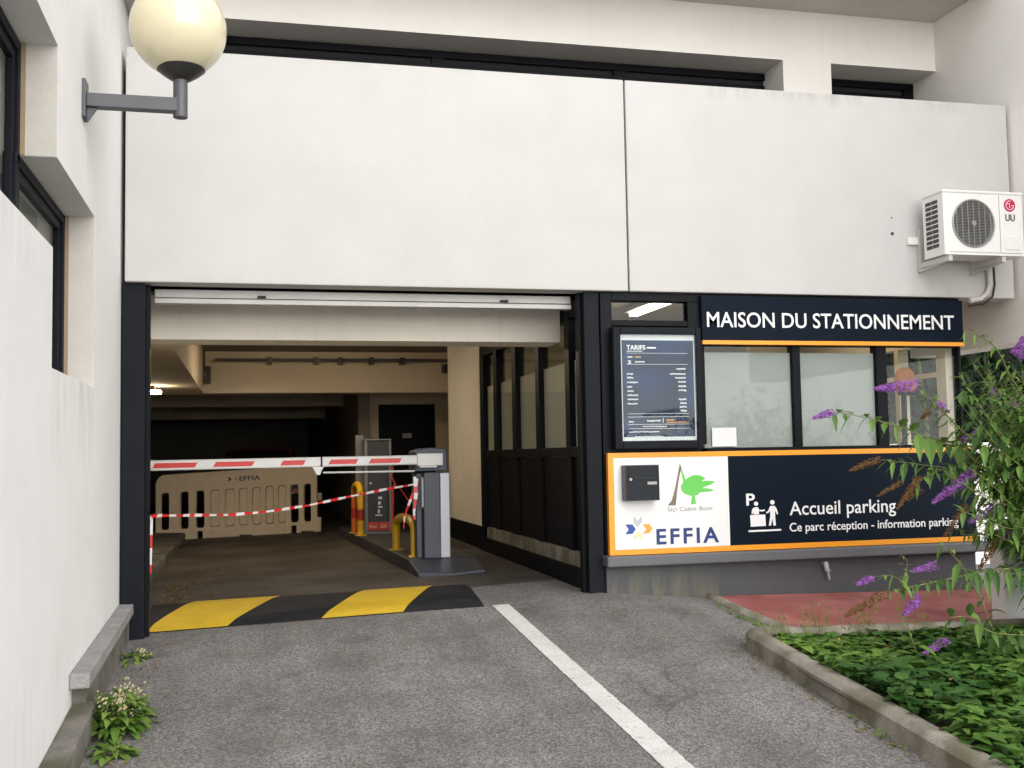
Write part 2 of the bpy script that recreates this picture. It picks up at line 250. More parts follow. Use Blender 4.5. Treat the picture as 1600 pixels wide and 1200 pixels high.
# ------------------------------------------------------------------ mesh helpers
class MB:
    def __init__(s): s.v = []; s.f = []; s.m = []; s.t = []
    def add(s, vs, fs, m=0, tone=None):
        k = len(s.v); s.v += [Vector(v) for v in vs]; s.f += [[i+k for i in f] for f in fs]; s.m += [m]*len(fs)
        s.t += [tone if tone is not None else 0.]*len(vs); return s
    def box(s, x0, x1, y0, y1, z0, z1, m=0):
        v = [(x0,y0,z0),(x1,y0,z0),(x1,y1,z0),(x0,y1,z0),(x0,y0,z1),(x1,y0,z1),(x1,y1,z1),(x0,y1,z1)]
        return s.add(v, [(0,3,2,1),(4,5,6,7),(0,1,5,4),(1,2,6,5),(2,3,7,6),(3,0,4,7)], m)
    def hexa(s, bot, top, m=0):      # two quads, same order, anticlockwise from above
        return s.add(list(bot)+list(top), [(0,3,2,1),(4,5,6,7),(0,1,5,4),(1,2,6,5),(2,3,7,6),(3,0,4,7)], m)
    def prism(s, pts, d, m=0):       # closed outline pushed along d
        d = Vector(d); n = len(pts); a = [Vector(p) for p in pts]; b = [p+d for p in a]
        return s.add(a+b, [tuple(range(n))[::-1], tuple(range(n, 2*n))]+[(i, (i+1) % n, n+(i+1) % n, n+i) for i in range(n)], m)
    def tube(s, pts, r, n=10, m=0, cap=True, tone=None):
        pts = [Vector(p) for p in pts]; rs = r if isinstance(r, (list, tuple)) else [r]*len(pts)
        up = Vector((0, 0, 1)); vs = []; fs = []
        u = None
        for i, p in enumerate(pts):
            d = (pts[min(i+1, len(pts)-1)] - pts[max(i-1, 0)]).normalized()
            if u is None: u = d.orthogonal().normalized()
            u = (u - d*u.dot(d)).normalized(); w = d.cross(u)
            vs += [p + rs[i]*(math.cos(2*math.pi*k/n)*u + math.sin(2*math.pi*k/n)*w) for k in range(n)]
        for i in range(len(pts)-1):
            for k in range(n): fs.append((i*n+k, i*n+(k+1) % n, (i+1)*n+(k+1) % n, (i+1)*n+k))
        if cap: fs += [tuple(range(n))[::-1], tuple(range((len(pts)-1)*n, len(pts)*n))]
        return s.add(vs, fs, m, tone)
    def lathe(s, c, prof, n=32, m=0, axis='z'):   # prof [(r, h)]
        vs = []; fs = []; c = Vector(c)
        for r, h in prof:
            for k in range(n):
                a = 2*math.pi*k/n; x, y = r*math.cos(a), r*math.sin(a)
                vs.append(c + (Vector((x, y, h)) if axis == 'z' else Vector((x, h, y)) if axis == 'y' else Vector((h, x, y))))
        for i in range(len(prof)-1):
            for k in range(n): fs.append((i*n+k, i*n+(k+1) % n, (i+1)*n+(k+1) % n, (i+1)*n+k))
        fs += [tuple(range(n))[::-1], tuple(range((len(prof)-1)*n, len(prof)*n))]
        return s.add(vs, fs, m)
    def sphere(s, c, r, n=24, m=0):
        return s.lathe(c, [(max(1e-4, r*math.sin(math.pi*i/n)), -r*math.cos(math.pi*i/n)) for i in range(n+1)], 2*n, m)
    def obj(s, name, ms, parent=None, bevel=0, smooth=False):
        me = bpy.data.meshes.new(name); off = Vector((0, 0, 0))
        q = parent
        while q is not None: off += q.location; q = q.parent
        me.from_pydata([v-off for v in s.v], [], s.f)
        ms = ms if isinstance(ms, list) else [ms]
        for m in ms: me.materials.append(M[m])
        if len(ms) > 1: me.polygons.foreach_set('material_index', s.m)
        if any(s.t):
            at = me.attributes.new('tone', 'FLOAT', 'POINT'); at.data.foreach_set('value', s.t)
        bm = bmesh.new(); bm.from_mesh(me)
        if not any(s.t): bmesh.ops.recalc_face_normals(bm, faces=bm.faces)
        if smooth:
            for f in bm.faces: f.smooth = True
        bm.to_mesh(me); bm.free()
        o = bpy.data.objects.new(name, me); C.objects.link(o)
        if parent: o.parent = parent
        if bevel:
            b = o.modifiers.new('edge', 'BEVEL'); b.width = bevel; b.segments = 2; b.limit_method = 'ANGLE'; b.angle_limit = R(40)
        if smooth:
            try: me.set_sharp_from_angle(angle=R(40))
            except Exception: pass
        return o
def box(name, x0, x1, y0, y1, z0, z1, m, parent=None, bevel=0): return MB().box(x0, x1, y0, y1, z0, z1).obj(name, m, parent, bevel)
def tag(o, label, cat, group=None):
    o['label'] = label; o['category'] = cat
    if group: o['group'] = group
    return o
def thing(name, loc, label, cat, group=None):
    o = bpy.data.objects.new(name, None); C.objects.link(o); o.location = loc; o.empty_display_size = .2
    return tag(o, label, cat, group)
def struct(o, k='structure'): o['kind'] = k; return o
def clone(root, loc, label=None):
    c = root.copy(); C.objects.link(c); c.location = loc
    if label: c['label'] = label
    for ch in list(root.children):
        d = ch.copy(); C.objects.link(d); d.parent = c
        for g in list(ch.children):
            e = g.copy(); C.objects.link(e); e.parent = d
    return c
def text_mb(body, x0, x1, z0, z1, Y, thick=.003, bold=0., spacing=1., mb=None):
    cu = bpy.data.curves.new('lettering', 'FONT'); cu.body = body; cu.extrude = .02; cu.offset = bold; cu.space_character = spacing; cu.resolution_u = 4
    o = bpy.data.objects.new('lettering', cu); C.objects.link(o)
    dg = bpy.context.evaluated_depsgraph_get(); me = bpy.data.meshes.new_from_object(o.evaluated_get(dg))
    vs = [v.co.copy() for v in me.vertices]; fs = [tuple(p.vertices) for p in me.polygons]
    bpy.data.objects.remove(o); bpy.data.curves.remove(cu); bpy.data.meshes.remove(me)
    ax, bx = min(v.x for v in vs), max(v.x for v in vs); ay, by = min(v.y for v in vs), max(v.y for v in vs)
    out = [(x0+(v.x-ax)/(bx-ax)*(x1-x0), Y-(thick if v.z > 0 else 0), z0+(v.y-ay)/(by-ay)*(z1-z0)) for v in vs]
    return (mb or MB()).add(out, fs)
def text_px(body, pl, pr, Y, bold=0., spacing=1., mb=None, thick=.003):   # pl bottom-left pixel, pr top-right pixel
    a = onY(*pl, Y); b = onY(*pr, Y); return text_mb(body, a.x, b.x, a.z, b.z, Y, thick, bold, spacing, mb)
def poly_px(pts, Y, t=.003, mb=None): return (mb or MB()).prism([onY(x, y, Y) for x, y in pts], (0, -t, 0))
def disc_px(c, r, Y, t=.003, mb=None, n=24, asp=1.):
    return poly_px([(c[0]+r*math.cos(2*math.pi*k/n), c[1]+asp*r*math.sin(2*math.pi*k/n)) for k in range(n)], Y, t, mb)

# ================================================================== GROUND
xs = [-60, -30, -12, -6, -3, -2, -1.4, -.7, 0, .7, 1.4, 2.0, 2.3, 2.62, 3.0, 3.45, 4.2, 5, 6.4, 9, 14, 30, 60]
ys = [-60, -30, -12, -6, -3, 0] + [i*.5 for i in range(1, 18)] + [9, 10, 12, 14, 17, 20, 25, 30, 36, 60]
g = MB(); g.v = [Vector((x, y, gnd(x, y))) for y in ys for x in xs]; nx = len(xs)
g.f = [(j*nx+i, j*nx+i+1, (j+1)*nx+i+1, (j+1)*nx+i) for j in range(len(ys)-1) for i in range(nx-1)]; g.m = [0]*len(g.f); g.t = [0]*len(g.v)
struct(g.obj('driveway_asphalt', 'asphalt'))
def strip(pts_l, pts_r, dz, n=16):   # a sheet on the ground between two lines
    mb = MB(); vs = []
    for i in range(n+1):
        t = i/n
        for (a, b) in (pts_l, pts_r):
            p = Vector(a).lerp(Vector(b), t); vs.append((p.x, p.y, gnd(p.x, p.y)+dz))
    return mb.add(vs, [(2*i, 2*i+1, 2*i+3, 2*i+2) for i in range(n)])
ln = strip(((1.745, 7.94, 0), (1.715, 2.6, 0)), ((1.868, 7.92, 0), (1.835, 2.6, 0)), .004, 320); lj = random.Random(2)
for k_, v_ in enumerate(ln.v): v_.x += .0035*noise.noise(Vector((v_.y*9, k_ % 2*7, 0))) + lj.uniform(-.0022, .0022)
struct(ln.obj('lane_line', 'line'))
ck = MB(); cks = random.Random(5); pts = []
for i in range(61):
    q = onG(205+300*i/60, 1119-34*i/60); pts.append((q.x, q.y+cks.uniform(-.012, .012), .0028*max(.12, 1-i/60)*cks.uniform(.5, 1.5)))
ck.add([(x, y+s_*w, gnd(x, y)+.003) for x, y, w in pts for s_ in (-1, 1)], [(2*i, 2*i+2, 2*i+3, 2*i+1) for i in range(60)])
struct(ck.obj('road_crack', 'rubber'))
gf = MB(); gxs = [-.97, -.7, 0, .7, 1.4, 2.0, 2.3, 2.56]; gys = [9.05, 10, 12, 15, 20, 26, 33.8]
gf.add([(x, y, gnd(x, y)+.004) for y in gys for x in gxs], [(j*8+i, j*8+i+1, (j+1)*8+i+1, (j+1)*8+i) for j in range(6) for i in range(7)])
struct(gf.obj('garage_floor', 'gfloor'))  # darker sheet over the asphalt, garage shade put into its colour
# red ramp sheet
rp = MB(); vs = []; 
for j in range(9):
    for i in range(13):
        y = 6.62 + (8.0-6.62)*j/8; x = 3.50 + (6.6-3.50)*i/12
        vs.append((x, y, gnd(x, y)+.012))
rp.add(vs, [(j*13+i, j*13+i+1, (j+1)*13+i+1, (j+1)*13+i) for j in range(8) for i in range(12)])
struct(rp.obj('red_ramp', 'red'))

# ================================================================== PARKING BUILDING
bld = thing('parking_building', (2.8, 9, 0), 'white rendered building over the dark garage opening, with blank panel facade', 'building')
for x0, x1 in ((-.84, 2.888), (2.902, 6.385)):
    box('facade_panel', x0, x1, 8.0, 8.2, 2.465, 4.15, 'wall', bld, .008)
box('panel_backing', -1.2, 6.40, 8.22, 8.4, 2.50, 4.05, 'black', bld)
pb = box('balcony_floor', -1.2, 6.40, 8.4, 9.6, 2.92, 3.02, 'soffit', bld)
uw = MB()
uw.box(-1.2, 4.815, 9.0, 9.45, 4.81, 5.30).box(4.815, 5.307, 9.0, 9.45, 3.02, 5.30).box(5.307, 6.42, 9.0, 9.45, 4.81, 5.30)
uw.obj('upper_wall', 'wallup', bld)
box('jamb', -1.2, -.8, 9.0, 9.45, 3.02, 4.81, 'wallup', bld)
def band_window(x0, x1, muls):
    w = box('window', x0, x1, 9.40, 9.5, 3.02, 4.806, 'carglass', bld)
    fr = MB().box(x0, x1, 9.36, 9.40, 4.74, 4.804).box(x0, x1, 9.37, 9.40, 4.65, 4.69)
    for m in muls: fr.box(m-.06, m+.06, 9.365, 9.40, 3.05, 4.74)
    fr.obj('frame', 'black', w, .004)
band_window(-.8, 4.815, (1.65, 3.35)); band_window(5.307, 6.42, (6.38,))
box('overhang', -1.2, 6.42, 8.0, 9.6, 5.285, 5.6, 'soffit', bld)
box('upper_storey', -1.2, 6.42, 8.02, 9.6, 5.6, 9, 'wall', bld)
# right return wall
rw = MB().box(6.42, 6.75, 3.0, 9.6, 2.098, 9.0); rw.obj('return_wall', 'wallup', bld)
# garage front posts
for a, b in ((-.862, -.705), (2.535, 2.66)):
    p = MB().box(a, b, 8.05, 8.24, -.10, 2.462).obj('door_post', 'navy', bld, .006)
    MB().box(b+.001, b+.026, 8.12, 8.20, -.1, 2.462).obj('shutter_guide', 'black', p) if a < 0 else MB().box(a-.026, a-.001, 8.12, 8.20, -.1, 2.462).obj('shutter_guide', 'black', p)
rs = MB().box(-.66, 2.50, 8.27, 8.33, 2.395, 2.456).box(-.66, 2.50, 8.26, 8.34, 2.352, 2.39)
sh = rs.obj('roller_shutter', 'shutter', bld, .004)
for x in (.1, 1.95): box('shutter_stop', x-.03, x+.03, 8.235, 8.262, 2.398, 2.414, 'rubber', sh)
box('shutter_housing', -1.2, 2.60, 8.42, 8.6, 2.462, 2.93, 'black', bld)
box('lintel', -1.0, 2.59, 8.9, 9.3, 2.155, 2.75, 'cream', bld, .006)
# interior
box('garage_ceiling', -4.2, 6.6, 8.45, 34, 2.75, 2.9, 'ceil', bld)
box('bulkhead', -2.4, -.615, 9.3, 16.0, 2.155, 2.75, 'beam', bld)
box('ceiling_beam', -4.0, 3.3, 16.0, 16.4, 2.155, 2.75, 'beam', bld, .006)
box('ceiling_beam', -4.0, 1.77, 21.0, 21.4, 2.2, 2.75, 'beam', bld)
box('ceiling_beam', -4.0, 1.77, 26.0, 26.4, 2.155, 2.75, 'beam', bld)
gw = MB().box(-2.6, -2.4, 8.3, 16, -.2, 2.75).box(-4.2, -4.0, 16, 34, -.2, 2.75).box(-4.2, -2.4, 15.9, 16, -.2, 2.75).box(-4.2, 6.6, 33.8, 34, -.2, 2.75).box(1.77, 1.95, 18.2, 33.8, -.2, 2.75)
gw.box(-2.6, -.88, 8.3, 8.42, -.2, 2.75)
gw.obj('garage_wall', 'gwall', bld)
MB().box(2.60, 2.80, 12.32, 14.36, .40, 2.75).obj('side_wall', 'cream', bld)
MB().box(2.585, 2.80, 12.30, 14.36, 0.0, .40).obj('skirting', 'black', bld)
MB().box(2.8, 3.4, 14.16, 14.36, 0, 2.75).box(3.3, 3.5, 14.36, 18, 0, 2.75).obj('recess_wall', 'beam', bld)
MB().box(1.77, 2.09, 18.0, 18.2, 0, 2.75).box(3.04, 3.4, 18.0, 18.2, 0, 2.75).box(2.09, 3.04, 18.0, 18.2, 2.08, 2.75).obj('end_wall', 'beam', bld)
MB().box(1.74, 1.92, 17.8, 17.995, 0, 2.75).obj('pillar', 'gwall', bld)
dr = box('door', 2.09, 3.04, 18.05, 18.1, .05, 2.08, 'black', bld)
box('door_plate', 2.49, 2.64, 18.035, 18.049, 1.52, 1.60, 'greypost', dr); box('door_handle', 2.2, 2.32, 18.0, 18.045, 1.05, 1.08, 'metal', dr)
fl = MB()
for x in (514, 525, 536, 547):
    a = onY(x, 668, 33.7); b = onY(x+7, 682, 33.7); fl.box(a.x, b.x, 33.6, 33.79, b.z, a.z)
fl.obj('far_opening', 'farlight', bld)

# garage side walkway kerb on the left
wk = MB(); wk.hexa([(-2.4, 8.45, -.2), (-.97, 8.45, -.2), (-.97, 24, -.2), (-2.4, 24, -.2)], [(-2.4, 8.45, .07), (-.97, 8.45, .07), (-.97, 24, .07), (-2.4, 24, .07)])
struct(wk.obj('garage_walkway', 'stone2', None, .02))

# service pipe along the beam with clamps, and the vertical run beside the recess
pp = MB().tube([(-.45, 15.86, 2.62), (2.9, 15.86, 2.62)], .022)
pr = pp.obj('service_pipe', 'metal', None, 0, True); tag(pr, 'thin service pipe running along the garage ceiling beam', 'pipe')
for x in (.3, .95, 1.3, 1.75, 2.2): box('pipe_clamp', x-.03, x+.03, 15.83, 15.99, 2.56, 2.66, 'darkmetal', pr)
vp = MB().tube([(2.93, 15.9, 2.64), (2.93, 15.9, 2.3), (2.97, 15.9, 2.1), (2.97, 15.9, .1)], .03).obj('drain_pipe', 'metal', None, 0, True)
tag(vp, 'vertical drain pipe in the recess beside the dark garage door', 'pipe')
box('junction_box', 2.80, 2.98, 15.80, 15.99, 2.44, 2.56, 'darkmetal', vp)

# round lamp on the bulkhead corner, lit bulkhead lamp
d = onY(317, 585, 15.8); dl = thing('dome_camera', (d.x, 15.8, d.z), 'round grey dome hanging at the left end of the garage beam', 'camera')
MB().sphere((d.x, 15.78, d.z), .085, 14).obj('dome', 'metal', dl, 0, True); MB().tube([(d.x, 15.8, d.z+.07), (d.x, 15.8, 2.74)], .03).box(d.x-.1, d.x+.1, 15.84, 15.98, d.z-.12, d.z+.12).obj('bracket', 'darkmetal', dl)
for x, y in ((.7, 13.3),):  # added lamp, hidden by the lintel, to brighten the garage interior
    t = thing('garage_lamp', (x, y, 2.75), 'added unseen ceiling lamp behind the entrance lintel, brightening the garage', 'lamp')
    MB().box(x-.65, x+.65, y-.06, y+.06, 2.70, 2.748).obj('housing', 'darkmetal', t, .01); MB().box(x-.6, x+.6, y-.045, y+.045, 2.665, 2.698).obj('lens', 'lampon2', t, .01)
q = onZ(240, 611, 2.09); gl = thing('garage_lamp', (q.x, q.y, 2.155), 'small lit lamp under the low soffit at the left of the garage', 'lamp')
MB().box(q.x-.22, q.x+.02, q.y-.07, q.y+.07, 2.10, 2.153).obj('housing', 'darkmetal', gl, .01)
MB().box(q.x-.12, q.x+.09, q.y-.06, q.y+.06, 2.055, 2.098).obj('lens', 'lampon2', gl, .01)

# ================================================================== RECEPTION OFFICE
off = thing('reception_office', (4.3, 8.5, 0), 'dark framed parking reception office on a grey base below the facade', 'office')
MB().box(2.665, 5.9, 8.02, 8.30, -.3, .337).obj('base_wall', 'grey', off)
box('ledge', 2.645, 5.985, 7.93, 8.2, .338, .42, 'ledge', off, .012)
fr = MB()
fr.box(2.67, 2.765, 8.05, 8.16, .42, 2.46)              # left upright
fr.box(2.765, 3.50, 8.05, 8.16, 2.395, 2.46).box(2.765, 3.50, 8.06, 8.15, 2.20, 2.245)
fr.box(2.765, 3.50, 8.07, 8.15, .42, 1.262)
fr.box(3.40, 3.535, 8.05, 8.16, 1.262, 2.395)
fr.box(3.535, 5.87, 8.05, 8.16, .42, 1.232).box(3.50, 5.87, 8.05, 8.16, 2.05, 2.46)
X_ = lambda px, py=620: onY(px, py, 8.06).x
fr.box(X_(1240), X_(1252), 8.055, 8.15, 1.232, 2.05).box(X_(1371), X_(1387), 8.055, 8.15, 1.232, 2.05).box(X_(1500), 5.87, 8.055, 8.15, 1.232, 2.05)
fr.obj('front_frame', 'black', off, .004)
box('panel_infill', 2.765, 3.40, 8.10, 8.14, 1.262, 2.20, 'black', off)
def pane(x0, x1, z0, z1, film_z=None, y=8.09, m='glass'):
    p = MB().box(x0, x1, y, y+.008, z0, z1).obj('window_pane', m, off)
    if film_z: box('frosted_film', x0, x1, y+.012, y+.016, z0, film_z, 'film', p)
pane(2.765, 3.40, 2.245, 2.395)
pane(3.535, X_(1240), 1.232, 2.05, onY(1170, 551, 8.1).z); pane(X_(1252), X_(1371), 1.232, 2.05, onY(1300, 552, 8.1).z); pane(X_(1387), X_(1500), 1.232, 2.05)
# partition along the driveway (X = 2.62)
pf = MB()
segs = [(8.27, 8.70), (8.83, 9.68), (9.81, 10.58), (10.74, 11.44), (11.60, 12.12)]
edges = [8.245] + [e for s_ in segs for e in s_] + [12.30]
for a, b in zip(edges[0::2], edges[1::2]): pf.box(2.60, 2.70, a, b, .41, 2.75)
for a, b in segs: pf.box(2.605, 2.695, a, b, 2.335, 2.75).box(2.605, 2.695, a, b, 1.18, 1.262)
pf.obj('partition_frame', 'black', off, .004)
lp = MB()
for a, b in segs: lp.box(2.63, 2.66, a+.001, b-.001, .412, 1.178)
lp.obj('lower_panel', 'black', off)
box('kick_plinth', 2.585, 2.72, 8.26, 11.95, .29, .409, 'kerb', off, .006)
box('plinth_base', 2.56, 2.72, 8.25, 12.28, 0, .288, 'black', off)
for a, b in segs:
    p = MB().box(2.64, 2.648, a, b, 1.262, 2.335).obj('window_pane', 'glassd', off)
    box('frosted_film', 2.652, 2.656, a, b, 1.262, 1.985, 'filmg', p)
# room
rm = MB().box(2.72, 5.87, 12.3, 12.45, 0, 2.7).box(2.72, 5.87, 8.3, 12.3, 2.60, 2.74)
rm.obj('room_wall', 'room', off); box('room_floor', 2.72, 5.87, 8.3, 12.3, .1, .15, 'floor', off)
sw = MB().box(5.80, 5.90, 8.17, 8.3, .42, 2.74).box(5.80, 5.90, 9.5, 12.45, .1, 2.74).box(5.80, 5.90, 8.3, 9.5, .1, 1.22).box(5.80, 5.90, 8.3, 9.5, 2.1, 2.74)
sw.box(5.80, 5.90, 8.86, 8.93, 1.22, 2.1).box(5.82, 5.88, 8.3, 9.5, 1.82, 1.86)
sw.obj('end_wall', 'room', off)
MB().box(5.845, 5.853, 8.3, 9.5, 1.22, 2.1).obj('window_pane', 'glass', off)
box('room_divider', 4.55, 4.62, 8.5, 9.4, .15, 2.6, 'room', off)
for i, (x, y) in enumerate(((3.6, 9.3), (5.2, 9.2))):
    t = thing('office_lamp', (x, y, 2.6), ('lit ceiling strip seen over the frosted partition of the office', 'lit ceiling strip above the right end of the office front')[i], 'lamp', 'ceiling lamps in the office')
    box('housing', x-.08, x+.08, y-.6, y+.6, 2.55, 2.598, 'white', t); box('tube', x-.04, x+.04, y-.55, y+.55, 2.515, 2.548, 'lampon', t)
# orange chair behind the right window
cq = onY(1414, 600, 8.6); ch = thing('office_chair', (cq.x, 8.95, .15), 'orange rounded chair back behind the right window of the office', 'chair')
bk = MB()
KC = .62
prof = [(KC*a_, KC*b_) for a_, b_ in ((-.16, 0), (-.17, .14), (-.15, .25), (-.10, .33), (-.03, .36), (.05, .35), (.12, .29), (.155, .2), (.16, .05), (.15, 0))]
bk.prism([(cq.x+x, 8.56, cq.z-.07+z) for x, z in prof], (0, .07, 0)).obj('backrest', 'orangefab', ch, .025)
MB().prism([(cq.x+.07+x, 8.64, cq.z-.10+z) for x, z in prof], (0, .05, 0)).obj('back_shell', 'black', ch, .02)
box('seat', cq.x-.2, cq.x+.2, 8.62, 9.0, .58, .66, 'orangefab', ch, .03)
MB().tube([(cq.x, 8.75, .58), (cq.x, 8.75, .2)], .03).tube([(cq.x, 8.66, .6), (cq.x, 8.62, cq.z)], .025).obj('column', 'black', ch)
for k in range(5):
    a = 2*math.pi*k/5; MB().tube([(cq.x, 8.75, .24), (cq.x+.26*math.cos(a), 8.75+.26*math.sin(a), .18)], .022).obj('leg', 'black', ch)
# white paper stuck low in the first pane
a = onY(1113, 698, 8.085); b = onY(1150, 668, 8.085)
tag(box('paper_notice', a.x, b.x, 8.082, 8.086, a.z, b.z, 'paper'), 'blank white paper stuck low in the left window pane', 'notice')

# ---- name sign
ns = thing('name_sign', (4.68, 8.0, 2.2), 'long navy fascia sign with white capitals and orange lower line', 'sign')
box('board', 3.50, 5.868, 8.005, 8.045, 2.086, 2.44, 'navysign', ns, .002); box('orange_band', 3.50, 5.868, 8.0, 8.045, 2.054, 2.0855, 'orange', ns)
a = onY(1105, 511, 8.0); b = onY(1490, 490, 8.0)
text_mb('MAISON DU STATIONNEMENT', a.x, b.x, 2.2*0+a.z, onY(1105, 487, 8.0).z, 8.004, .004, .008).obj('lettering', 'ink', ns)
# ---- information sign
inf = thing('information_sign', (4.3, 8.0, .8), 'wide navy and white board with orange border under the windows', 'sign')
YB = 7.99
xw = onY(1139, 780, YB).x
box('navy_board', xw, 5.9, YB, 8.035, .465, 1.165, 'navysign', inf); box('white_board', 2.73, xw-.0005, YB-.001, 8.035, .465, 1.165, 'signwhite', inf)
MB().box(2.684, 5.9, YB-.003, 8.034, .424, .4645).box(2.684, 5.9, YB-.003, 8.034, 1.1655, 1.205).box(2.684, 2.7295, YB-.003, 8.034, .4645, 1.1655).obj('orange_border', 'orange', inf)
YT = YB-.0005
tm = text_px('Accueil parking', (1234, 812), (1399, 779), YT, .006)
tm.obj('lettering', 'ink', inf)
text_px('Ce parc r\u00e9ception - information parking', (1234, 835), (1497, 808), YT, .008).obj('lettering', 'ink', inf)
text_px('P', (1166, 790), (1179, 771), YT, .02).obj('lettering', 'ink', inf)
ic = MB(); c6 = lambda x, y: (930+x/4.617, 690+y/4.617)
disc_px(c6(1159, 448), 3.3, YT, mb=ic); disc_px(c6(1277, 438), 3.5, YT, mb=ic)
poly_px([c6(*p) for p in ((1117, 530), (1226, 526), (1230, 608), (1122, 614))], YT, mb=ic)
poly_px([c6(*p) for p in ((1105, 640), (1340, 630), (1341, 642), (1107, 653))], YT, mb=ic)
poly_px([c6(*p) for p in ((1143, 476), (1172, 472), (1182, 492), (1206, 493), (1222, 488), (1222, 500), (1200, 504), (1180, 500), (1180, 524), (1144, 526), (1141, 504), (1138, 522), (1127, 522), (1130, 492))], YT, .0034, ic)
poly_px([c6(*p) for p in ((1262, 464), (1292, 463), (1306, 480), (1319, 520), (1311, 526), (1296, 494), (1297, 540), (1302, 604), (1285, 606), (1278, 556), (1266, 606), (1252, 606), (1262, 540), (1262, 498), (1250, 514), (1234, 518), (1234, 508), (1247, 500))], YT, .0034, ic)
ic.obj('pictogram', 'ink', inf)
YL = YB-.0015
poly_px([c6(*p) for p in ((523, 460), (552, 425), (578, 330), (610, 158), (622, 190), (606, 250), (592, 340), (580, 460))], YL).obj('logo_trunk', 'brownlogo', inf)
gm = MB()
poly_px([c6(*p) for p in ((614, 186), (622, 196), (652, 274), (636, 292))], YL, .0026, gm)
poly_px([c6(*p) for p in ((640, 285), (665, 262), (700, 244), (735, 240), (768, 248), (795, 266), (770, 280), (775, 287), (800, 282), (865, 286), (840, 306), (780, 328), (772, 336), (800, 336), (860, 348), (830, 358), (770, 362), (748, 366), (748, 378), (720, 388), (680, 388), (645, 374), (622, 350), (618, 318))], YL, .003, gm)
poly_px([c6(*p) for p in ((700, 386), (716, 386), (728, 448), (690, 452))], YL, .0026, gm)
gm.obj('logo_tree', 'greenlogo', inf)
text_px('Si\u00e7i Ca\u00ebvt Bovr', (1043, 801), (1114, 790), YL, .0).obj('small_lettering', 'greytext', inf)
text_px('EFFIA', (1026, 851), (1123, 823), YL, .022, 1.25).obj('lettering', 'bluetext', inf)
poly_px([c6(*p) for p in ((218, 598), (268, 597), (292, 632), (268, 666), (218, 668), (242, 634))], YL).obj('logo_arrow', 'bluelogo', inf)
poly_px([c6(*p) for p in ((342, 597), (388, 594), (414, 628), (388, 660), (344, 663), (370, 630))], YL).obj('logo_arrow', 'orangelogo', inf)
poly_px([c6(*p) for p in ((276, 538), (306, 570), (336, 536), (334, 586), (308, 614), (280, 588))], YL).obj('logo_arrow', 'greylogo', inf)
poly_px([c6(*p) for p in ((282, 672), (312, 648), (338, 668), (340, 716), (322, 690), (300, 690), (284, 722))], YL).obj('logo_arrow', 'peach', inf)

# ---- price board
a = onY(962, 702, 7.95); b = onY(1095, 512, 7.95)
pbd = thing('price_board', ((a.x+b.x)/2, 8.0, a.z), 'navy framed tariff display case with blue price poster and white heading', 'notice board')
x0, x1, z0, z1 = a.x, b.x, a.z, b.z
w_ = .085
fm = MB().box(x0, x0+.062, 7.95, 8.09, z0, z1).box(x1-.045, x1, 7.95, 8.09, z0, z1).box(x0+.062, x1-.045, 7.95, 8.09, z0, z0+.062).box(x0+.062, x1-.045, 7.95, 8.09, z1-.055, z1)
fm.obj('case_frame', 'navy', pbd, .006)
ix0, ix1, iz0, iz1 = x0+.062, x1-.045, z0+.062, z1-.055
sheet = box('poster', ix0, ix1, 7.985, 7.99, iz0, iz1, 'paper', pbd)
box('blue_field', ix0+.018, ix1-.012, 7.982, 7.9845, iz0+.03, iz1-.045, 'poster', sheet)
YP = 7.9815
W_, H_ = ix1-ix0, iz1-iz0
U = lambda u, v: (ix0+u*W_, iz1-v*H_)
tx = MB()
p, q = U(.09, .145), U(.34, .10); text_mb('TARIFS', p[0], q[0], p[1], q[1], YP, .002, .02, 1., tx)
p, q = U(.10, .275), U(.15, .245); text_mb('2', p[0], q[0], p[1], q[1], YP, .002, .02, 1., tx)
def bar(u0, u1, v, hgt, mb): p = U(u0, v+hgt); q = U(u1, v); mb.box(p[0], q[0], YP-.002, YP, p[1], q[1])
rr = random.Random(3)
def word(u0, u1, v, hgt, mb):
    u = u0
    while u < u1:
        w = rr.uniform(.008, .016); bar(u, min(u+w, u1), v+rr.choice((0, 0, hgt*.2)), hgt*rr.uniform(.7, 1), mb); u += w+.006
for v in (.175, .28, .745, .775, .845, .885): bar(.09, .9, v, .003, tx)
bar(.09, .30, .155, .006, tx); bar(.36, .48, .118, .014, tx)
word(.1, .17, .205, .016, tx); word(.2, .33, .252, .014, tx)
for i, v in enumerate((.365, .40, .445, .487, .525, .565, .605, .645)): word(.09, .09+rr.choice((.06, .13, .14, .08)), v, .015, tx)
for v, u in ((.315, .75), (.365, .66), (.402, .73), (.44, .77), (.48, .77), (.52, .77), (.605, .77), (.64, .79), (.675, .78), (.712, .79)): word(u, .87, v, .016, tx)
word(.1, .16, .815, .014, tx); word(.34, .52, .805, .016, tx); bar(.55, .556, .79, .04, tx); word(.28, .6, .862, .01, tx); word(.1, .5, .91, .012, tx); word(.18, .55, .955, .01, tx)
tx.obj('price_lettering', 'ink', sheet)
ox = MB(); word(.60, .7, .80, .014, ox); bar(.60, .9, .826, .006, ox); word(.2, .28, .205, .016, ox); ox.obj('orange_lettering', 'orangelogo', sheet)
MB().box(ix0, ix1, 7.958, 7.962, iz0, iz1).obj('cover_glass', 'glass', pbd)

